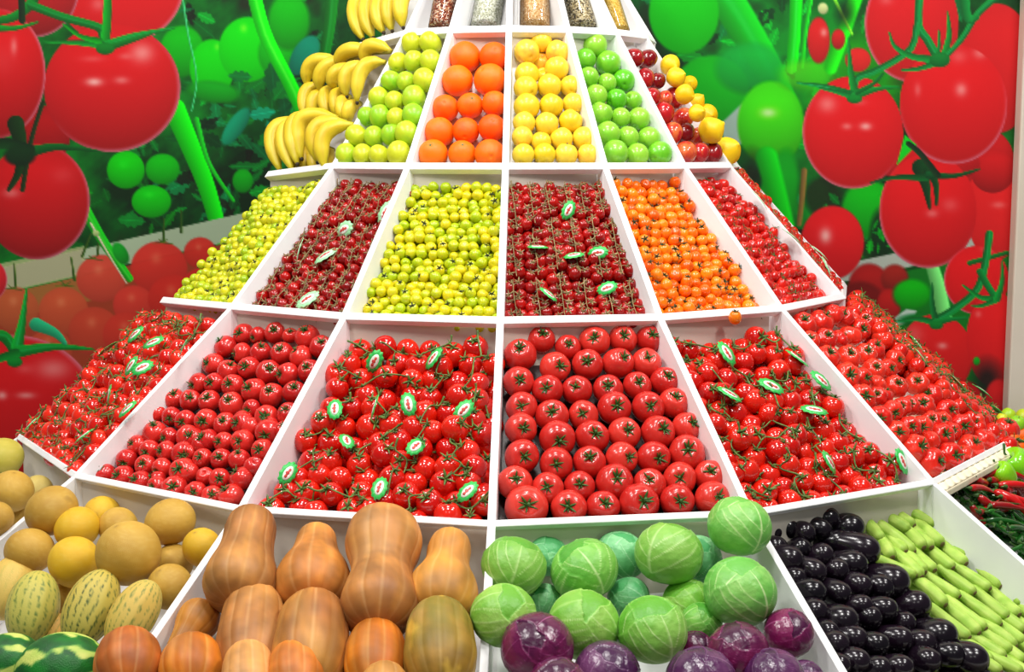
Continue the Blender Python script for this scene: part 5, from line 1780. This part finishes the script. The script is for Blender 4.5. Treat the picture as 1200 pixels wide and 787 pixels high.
FM2, FM3, FM1 = BIN['F', -2], BIN['F', -3], BIN['F', -1]
OC, YE, PA, YG = ((184, 140, 50), (206, 164, 66)), ((216, 166, 22), (230, 186, 46)), ((206, 180, 90), (222, 200, 120)), ((176, 168, 50), (206, 190, 80))
for i, (bn, x, y, w, h, hc, col, lab) in enumerate((
    (FM3, 2, 537, 54, 46, -.01, YG, 'greenish yellow melon at the outer end, topmost beside the mural'),
    (FM3, 16, 575, 50, 48, -.02, OC, 'ochre melon below the greenish yellow one at the outer end'),
    (FM3, -3, 608, 42, 48, -.03, OC, 'orange-ochre melon cut off by the frame, below the other end melons'),
    (FM3, 46, 574, 36, 36, .05, PA, 'small pale yellow melon close under the lip of the vine tomatoes'),
    (FM3, 24, 604, 34, 40, .05, OC, 'dark ochre melon in the gap between the end melons'),
    (FM2, 62, 598, 64, 56, -.03, OC, 'large ochre melon straddling the divider under the vine tomatoes'),
    (FM2, 92, 618, 54, 48, .0, YE, 'bright yellow melon behind the pair of round ochre melons'),
    (FM2, 121, 603, 44, 44, .05, YE, 'yellow melon at the back, under the lip of the loose tomatoes'),
    (FM2, 140, 617, 46, 46, .04, OC, 'half hidden ochre melon behind the largest melon'),
    (FM2, 201, 611, 60, 53, .0, OC, 'ochre melon high up against the lip, beside the pumpkins'),
    (FM2, 238, 641, 46, 52, .02, YE, 'smaller yellow melon against the divider beside the tall pumpkin'),
    (FM2, 205, 660, 46, 50, .06, OC, 'brownish melon deep behind the largest melon'),
    (FM2, 36, 645, 58, 53, -.01, OC, 'ochre melon with a dark stalk scar above the striped melons'),
    (FM2, 89, 658, 60, 66, -.01, YE, 'golden melon touching the largest melon'),
    (FM2, 152, 648, 76, 74, -.04, OC, 'largest round ochre melon in the middle of the melon bin'),
    (FM2, 201, 687, 54, 56, .02, OC, 'ochre melon low against the divider, beside the orange pumpkins'),
    (FM2, 72, 700, 44, 50, .06, OC, 'brown melon in the gap between two striped melons'),
)):
    me = melon_mesh(500 + i * 7, *col, squash=min(1.0, max(.86, h / w)))
    tl = (Vector((0, 0, 1)) + bn.n * .8 + Vector((random.gauss(0, .35), random.gauss(0, .35), 0))).normalized() if i != 12 else (Vector((0, .25, 1))).normalized()
    ball(bn, x, y, w, h, hc, me, 'melon', lab, 'melon', 'round yellow melons', tl, random.uniform(0, 6))
for i, (x, y, w, h, rot, hc, base, st, s, lab) in enumerate((
    (13, 688, 56, 72, 18, .02, (212, 182, 92), (150, 160, 70), .25, 'plain pale oval melon at the frame edge beside the striped ones'),
    (40, 712, 60, 80, 6, -.01, (190, 186, 92), (72, 104, 44), .75, 'green-tinged striped melon above the watermelons'),
    (66, 742, 36, 44, 20, .05, (214, 178, 100), (130, 130, 60), .5, 'small peach striped melon between the two large striped melons'),
    (108, 712, 60, 86, 20, -.02, (198, 186, 92), (44, 72, 36), 1.0, 'boldly dark striped melon in the middle of the striped melons'),
    (158, 720, 54, 82, 28, -.01, (206, 184, 94), (84, 112, 48), .8, 'yellowish striped melon against the divider beside the pumpkins'),
)):
    c = FM2.hit(x, y, hc)
    r = w / 2 * depth(c) / FPX
    ratio = h / w * 1.10
    a = (RGT * math.sin(math.radians(rot)) + UPV * math.cos(math.radians(rot)) + FWD * .45).normalized()
    o = obj('striped_melon', striped_melon_mesh(600 + i, base, st, s, ratio), None, trs(c, a, i * 1.1, r))
    tag(o, lab, 'melon', 'oval melons in front of the round ones')
for i, (x, y, w, lab) in enumerate(((10, 782, 80, 'watermelon at the corner of the frame, in front of the striped melons'), (74, 790, 98, 'large watermelon with pale mottled stripes beside the orange pumpkin'))):
    c = FM2.hit(x, y, -.03)
    r = w / 2 * depth(c) / FPX
    o = obj('watermelon', watermelon_mesh(640 + i), None, trs(c, (.75, -.15 + .2 * i, .35 - .2 * i), 1.0 + i, r))
    tag(o, lab, 'watermelon', 'watermelons in front of the melons')

# ------------------------------------------------------------------ pumpkins (bottle-shaped squashes)
TAN, TAND, ORG, ORGD, GOLD = (192, 132, 66), (152, 92, 44), (210, 124, 26), (176, 90, 18), (200, 142, 62)


def pumpkin(b, top, bot, hc, prof, w, base, dark, lab, seed, pattern=None, ribs=12, amp=.035, lean=.0, stem=True):
    """prof: (t along the body from the stem end, relative radius); w: greatest width in the picture"""
    p0, p1 = b.hit(top[0], top[1], hc), b.hit(bot[0], bot[1], hc)
    p0 = p0 + b.n * lean
    c = (p0 + p1) / 2
    ax = (p0 - p1)
    L = ax.length
    r = w / 2 * depth(c) / FPX
    m = max(q[1] for q in prof)
    keys = [(q[1] / m * r, L / 2 - q[0] * L) for q in prof]
    o = obj('squash', squash_mesh(seed, keys, base, dark, ribs, amp, pattern), None, trs(c, ax, seed * .7, 1))
    tag(o, lab, 'pumpkin', 'bottle-shaped pumpkins')
    if stem:
        z = L / 2 - .004
        v, f, _, _ = sweep([(0, 0, z - .008), (0, 0, z + .004), (.003, 0, z + .014)], [.009, .007, .0075], 7, (1, 0, 0), lambda th, t: 1 + .15 * np.cos(5 * th))
        obj('stalk', make_mesh('stalk', v, f, M['woody']), o)


BOT = [(0, 0), (.02, .32), (.07, .55), (.18, .68), (.34, .70), (.48, .78), (.64, .95), (.8, 1), (.92, .8), (.98, .4), (1, 0)]
WAI = [(0, 0), (.02, .5), (.08, .85), (.2, 1.0), (.32, .98), (.45, .82), (.55, .80), (.68, .92), (.82, .98), (.93, .74), (.985, .35), (1, 0)]
NEC = [(0, 0), (.02, .3), (.08, .52), (.2, .62), (.34, .62), (.46, .74), (.6, .95), (.75, 1), (.9, .84), (.97, .45), (1, 0)]
BEL = [(0, 0), (.02, .32), (.09, .5), (.24, .58), (.36, .68), (.52, .9), (.7, 1), (.87, .86), (.96, .5), (1, 0)]
RND = [(0, 0), (.02, .3), (.1, .66), (.25, .9), (.45, 1), (.65, .98), (.85, .74), (.96, .38), (1, 0)]
EGGS = [(0, 0), (.02, .38), (.1, .7), (.25, .9), (.45, .97), (.65, 1), (.85, .8), (.96, .42), (1, 0)]
pumpkin(FM1, (299, 600), (276, 711), -.035, BOT, 86, TAN, TAND, 'tall tan bottle-shaped pumpkin leaning on the divider beside the melons', 701)
pumpkin(FM1, (373, 620), (366, 714), .0, BEL, 88, GOLD, (190, 116, 50), 'pear-shaped tan pumpkin between the two tallest pumpkins', 702, amp=.02)
pumpkin(FM1, (454, 603), (443, 738), -.03, WAI, 92, TAN, TAND, 'large hourglass-shaped pumpkin overlapping the lip of the vine tomatoes', 703)
pumpkin(FM1, (531, 624), (514, 727), .0, NEC, 84, GOLD, (196, 122, 50), 'narrow-necked golden pumpkin beside the cabbage', 704, amp=.018)
pumpkin(FM1, (303, 686), (290, 800), -.02, EGGS, 80, TAN, TAND, 'knobbly tan pumpkin below the tall leaning one', 705, amp=.045)
pumpkin(FM1, (370, 699), (360, 815), -.03, EGGS, 90, GOLD, TAND, 'broad tan pumpkin below the pear-shaped one', 706)
pumpkin(FM1, (442, 730), (440, 820), -.02, RND, 74, ORG, ORGD, 'orange ribbed pumpkin below the hourglass-shaped one', 707, amp=.03)
pumpkin(FM1, (515, 706), (519, 815), -.03, EGGS, 88, (176, 136, 50), (146, 108, 36), 'greenish mottled pumpkin below the narrow-necked one', 708, True, amp=.04)
pumpkin(FM1, (246, 708), (205, 768), .02, NEC[::-1] and [(0, 0), (.03, .5), (.12, .86), (.28, 1), (.45, .92), (.6, .74), (.8, .62), (.94, .5), (1, 0)], 52, GOLD, ORGD,
        'small orange-tan pumpkin lying with its neck down beside the divider', 709)
pumpkin(FM1, (153, 742), (151, 815), -.06, RND, 80, (190, 104, 36), (158, 78, 28), 'brownish orange round pumpkin resting over the divider below the striped melons', 710, amp=.04)
pumpkin(FM1, (228, 750), (226, 820), -.04, RND, 76, ORG, ORGD, 'bright orange round pumpkin beside the brownish one', 711, amp=.04)
pumpkin(FM1, (292, 757), (294, 830), -.06, EGGS, 64, (226, 166, 106), TAN, 'pale tan pumpkin at the very front between two orange ones', 712)
pumpkin(FM1, (346, 755), (348, 830), -.055, RND, 66, ORG, (206, 116, 40), 'small orange pumpkin at the very front below the broad tan one', 713)
pumpkin(FM1, (452, 780), (450, 850), -.05, RND, 62, GOLD, TAN, 'pale pumpkin just showing at the very front edge', 714)

# ------------------------------------------------------------------ cabbages
FC = BIN['F', 0]
for i, (x, y, w, hc, kind, lab) in enumerate((
    (604, 664, 76, .01, 0, 'green cabbage against the divider beside the narrow-necked pumpkin'),
    (592, 721, 77, -.02, 1, 'green cabbage below, touching the greenish pumpkin'),
    (686, 668, 81, .01, 2, 'green cabbage with fan veins, second along the back'),
    (642, 650, 50, .07, 5, 'pale green cabbage hidden between the first two back cabbages'),
    (728, 650, 60, .06, 5, 'pale bluish cabbage behind the largest back cabbage'),
    (785, 649, 80, -.01, 0, 'large upright green cabbage in the middle of the back'),
    (820, 654, 56, .05, 5, 'bluish green cabbage half hidden under the topmost one'),
    (868, 617, 74, -.05, 3, 'topmost green cabbage perched on the corner of two lips'),
    (869, 693, 84, -.03, 3, 'smooth green cabbage beside the eggplants'),
    (686, 731, 85, -.01, 1, 'wide green cabbage above the dusky purple cabbage'),
    (767, 738, 82, -.03, 0, 'round green cabbage at the front centre above the purple cabbages'),
    (738, 700, 50, .06, 5, 'bluish cabbage in the gap behind the front centre cabbage'),
    (806, 706, 60, .05, 1, 'yellowish green cabbage in the shade behind the smooth one'),
    (824, 728, 48, .03, 2, 'small green cabbage wedged beside the front centre cabbage'),
    (640, 703, 40, .07, 5, 'small pale cabbage in the gap beside the purple cabbage'),
)):
    me = CABTEAL[i % 2] if kind == 5 else CAB[kind]
    c = FC.hit(x, y, hc)
    r = w / 2 * depth(c) / FPX * .97
    o = obj('cabbage', me, None, trs(c, (random.gauss(0, .35), -.25 + random.gauss(0, .3), 1), random.uniform(0, 6.28), r))
    tag(o, lab, 'cabbage', 'green cabbages')
for i, (x, y, w, hc, kind, lab) in enumerate((
    (631, 760, 86, -.04, 0, 'glossy wine-red cabbage with a curled leaf edge, beside the greenish pumpkin'),
    (712, 788, 76, -.02, 3, 'dusky purple cabbage below the wide green one'),
    (866, 764, 74, -.03, 1, 'bright purple-red cabbage below the smooth green one'),
    (823, 797, 82, -.05, 4, 'dusky mauve cabbage at the front below the round green one'),
    (926, 742, 60, -.01, 2, 'glossy magenta cabbage against the divider beside the eggplants'),
    (817, 760, 44, .02, 1, 'small bluish purple cabbage between two green ones'),
    (908, 793, 70, -.04, 4, 'mauve cabbage at the front beside the eggplant divider'),
    (655, 803, 70, -.06, 1, 'purple cabbage just showing at the very front'),
    (945, 795, 44, -.01, 3, 'small mauve cabbage tucked against the divider at the front'),
)):
    me = CABRED[kind] if kind < 3 else CABDUSK[kind - 3]
    c = FC.hit(x, y, hc)
    r = w / 2 * depth(c) / FPX * .97
    o = obj('red_cabbage', me, None, trs(c, (random.gauss(0, .4), -.4 + random.gauss(0, .3), 1), random.uniform(0, 6.28), r))
    tag(o, lab, 'red cabbage', 'red cabbages in front of the green ones')

# ------------------------------------------------------------------ eggplants and pale zucchini
FE = BIN['F', 1]
T9 = lambda l: tile(900, 587, 3.933, l)
eg = T9([(300, 85, 105), (410, 125, 125), (110, 120, 95), (40, 145, 85), (190, 150, 95), (270, 140, 95), (355, 190, 105), (480, 235, 132), (170, 215, 95), (270, 240, 105),
         (60, 215, 100), (430, 290, 115), (130, 275, 120), (345, 325, 105), (240, 335, 112), (610, 380, 150), (450, 395, 105), (550, 405, 112), (355, 435, 105), (235, 420, 120),
         (150, 360, 100), (715, 475, 128), (570, 500, 105), (460, 480, 95), (240, 515, 120), (380, 555, 140), (495, 540, 105), (655, 560, 95), (830, 625, 150), (340, 660, 120),
         (430, 640, 112), (530, 665, 105), (640, 640, 112), (750, 655, 112), (300, 610, 100), (440, 745, 115), (540, 770, 120), (640, 770, 112), (765, 740, 112), (880, 712, 115), (975, 740, 145), (350, 760, 110)])
eg.sort(key=lambda e: e[1])
nrow = 8
per = [eg[i * len(eg) // nrow:(i + 1) * len(eg) // nrow] for i in range(nrow)]
for i, row in enumerate(per):
    row.sort()
    for j, (x, y, d) in enumerate(row):
        c = FE.hit(x, y, .05 + random.uniform(-.006, .01))
        r = d / 2 * depth(c) / FPX * 1.12
        ax = (FE.n * .55 - FE.up * .7 + FE.side * .35 + Vector((random.gauss(0, .22), random.gauss(0, .15), random.gauss(0, .15)))).normalized()
        put('eggplant', EGG[(i + j) % 3], c - ax * r * .35, ax, r, .95, 'glossy black eggplant beside the zucchini, %s, %s' % (nth(j, len(row)), rowname(nrow - 1 - i, nrow)), 'eggplant',
            'black eggplants beside the zucchini', EGGCAL)
for k in range(90):
    bb = random.uniform(.02, .9)
    a = random.uniform(.06, .42 + .36 * (1 - bb))
    ax = (FE.n * .7 + Vector((random.gauss(0, .5), random.gauss(0, .5), 0))).normalized()
    put('eggplant', EGG[k % 3], FE.at(a, bb, .093), ax, .027, .5, 'black eggplant in the shaded layer under the others', 'eggplant', 'black eggplants under the top layer')
zu = [(690, 50, 795, 75), (640, 60, 775, 110), (790, 85, 872, 128), (600, 70, 680, 115), (525, 75, 660, 135), (780, 130, 880, 180), (880, 170, 955, 220), (720, 120, 810, 200),
      (670, 110, 760, 215), (655, 150, 725, 215), (505, 100, 680, 235), (560, 155, 640, 235), (455, 85, 530, 180), (530, 180, 580, 260), (860, 195, 940, 250), (815, 200, 920, 290),
      (745, 210, 860, 310), (690, 230, 775, 320), (640, 250, 730, 330), (590, 240, 715, 350), (530, 280, 690, 345), (950, 245, 1075, 345), (925, 265, 1080, 395), (870, 300, 1030, 405),
      (820, 320, 960, 425), (720, 330, 890, 440), (700, 370, 825, 480), (1090, 360, 1185, 480), (1040, 405, 1165, 525), (975, 415, 1115, 535), (905, 440, 1080, 570), (850, 460, 1010, 590),
      (830, 480, 980, 610), (780, 500, 935, 630), (1100, 540, 1190, 600), (1080, 570, 1190, 650), (990, 600, 1130, 690), (1030, 590, 1150, 670), (945, 620, 1100, 720), (1110, 690, 1190, 740),
      (1040, 730, 1180, 790), (910, 650, 1040, 740), (1120, 420, 1200, 480), (1160, 470, 1250, 560), (1150, 640, 1260, 720), (1180, 560, 1290, 640), (1130, 760, 1240, 830), (960, 700, 1080, 790)]
zu.sort(key=lambda e: e[3])
nrow = 9
per = [zu[i * len(zu) // nrow:(i + 1) * len(zu) // nrow] for i in range(nrow)]
for i, row in enumerate(per):
    row.sort()
    for j, (u0, v0, u1, v1) in enumerate(row):
        p0 = FE.hit(900 + (u0 - 30) / 3.933, 587 + (v0 - 22) / 3.933, .092)
        p1 = FE.hit(900 + u1 / 3.933, 587 + v1 / 3.933, .074)
        ax = p1 - p0
        L = max(ax.length, .1)
        c = p1 - ax.normalized() * L / 2
        r = 15.5 / 2 * depth(c) / FPX * random.uniform(.95, 1.15)
        o = obj('zucchini', ZUC[(i + j) % 4], None, Matrix.Translation(c) @ frame_from(ax, random.uniform(0, 6.28)).to_4x4() @ Matrix.Diagonal((r, r, L / 2, 1)))
        tag(o, 'pale green zucchini beside the eggplants, %s, %s' % (nth(j, len(row)), rowname(nrow - 1 - i, nrow)), 'zucchini', 'pale green zucchini')
        q = bpy.data.objects.new('blossom_scar', ZUCEND)
        COL.objects.link(q)
        q.parent = o
for k in range(34):
    a, bb = random.uniform(.45, .95), random.uniform(.02, .92)
    a = max(a, .95 - .55 * bb if False else .42 + .25 * (1 - bb) * 0 + .0)
    c = FE.at(a, bb, .118)
    ax = (-FE.up + FE.side * .5).normalized()
    o = obj('zucchini', ZUC[k % 4], None, Matrix.Translation(c) @ frame_from(ax, k).to_4x4() @ Matrix.Diagonal((.013, .013, .07, 1)))
    tag(o, 'pale green zucchini in the layer under the others', 'zucchini', 'pale green zucchini under the top layer')

# ------------------------------------------------------------------ chilies and peppers at the outer right
FP, FQ = BIN['F', 2], BIN['F', 3]


def chilies(n, kinds, name, label, group, px_fn, dir_fn, L, hc0, stem):
    for i in range(n):
        x, y = px_fn(i)
        c = FP.hit(x, y, hc0 + random.uniform(-.016, .02))
        d = dir_fn()
        ax = (FP.side * d[0] + FP.up * d[1] + FP.n * random.gauss(0, .12)).normalized()
        k = kinds[random.randrange(len(kinds))]
        s = L * random.uniform(.8, 1.15)
        o = obj(name, k[0], None, trs(c, ax, random.uniform(0, 6.28), s))
        tag(o, label, 'chili pepper', group)
        q = bpy.data.objects.new('stem', k[1])
        COL.objects.link(q)
        q.parent = o


def gpx(i):
    t = random.random()
    return 1118 + t * 100 + random.uniform(-2, 34), 572 + t * 88 + random.uniform(-16, 22) - 14


def rpx(i):
    return 1150 + random.uniform(0, 60), 548 + random.uniform(0, 50) + 4


chilies(170, CHG, 'green_chili', 'slim dark green chili tangled in the heap below the ribbed tomatoes', 'green chilies', gpx, lambda: (random.uniform(.2, 1), random.uniform(-1, .35)), .125, .055, None)
chilies(26, CHR, 'red_chili', 'fat red chili in the heap between the green chilies and the bell peppers', 'red chilies', lambda i: (1152 + random.uniform(0, 62), 550 + random.uniform(0, 56)),
        lambda: (random.uniform(.5, 1), random.uniform(-.9, -.1)), .12, .03, None)
for i, (x, y, w, lab) in enumerate(((1192, 548, 44, 'bright green bell pepper above the red chilies'), (1216, 536, 46, 'bright green bell pepper at the frame edge'), (1176, 556, 30, 'small green bell pepper tucked behind the red chilies'))):
    c = FP.hit(x, y, .015)
    o = put('bell_pepper', BELL, c, (-.5, -.1, .6), w / 2 * depth(c) / FPX, 1, lab, 'bell pepper', 'green bell peppers', BELLCAL)
for i, (x, y, w) in enumerate(((1186, 515, 22), (1199, 511, 24), (1194, 524, 22), (1208, 522, 24))):
    c = FQ.hit(x, y, .0)
    put('orange', ORANGE[i % 3], c, up_axis(FQ), w / 2 * depth(c) / FPX, 1, 'small orange fruit beside the end of the ribbed tomatoes, %s' % ('nearest them', 'uppermost', 'lowest', 'at the frame edge')[i], 'orange', 'small orange fruits at the outer end')
for i, (x, y, w) in enumerate(((1183, 487, 18), (1193, 497, 20), (1186, 499, 16), (1201, 489, 20), (1176, 491, 14), (1196, 483, 16))):
    c = FQ.hit(x, y, -.02)
    put('green_plum', APPLE['apple_lime'][i % 3], c, up_axis(FQ), w / 2 * depth(c) / FPX, 1, 'small olive green fruit in the heap at the foot of the beige pillar', 'small green fruit', 'olive green fruits by the pillar', STALK[0])
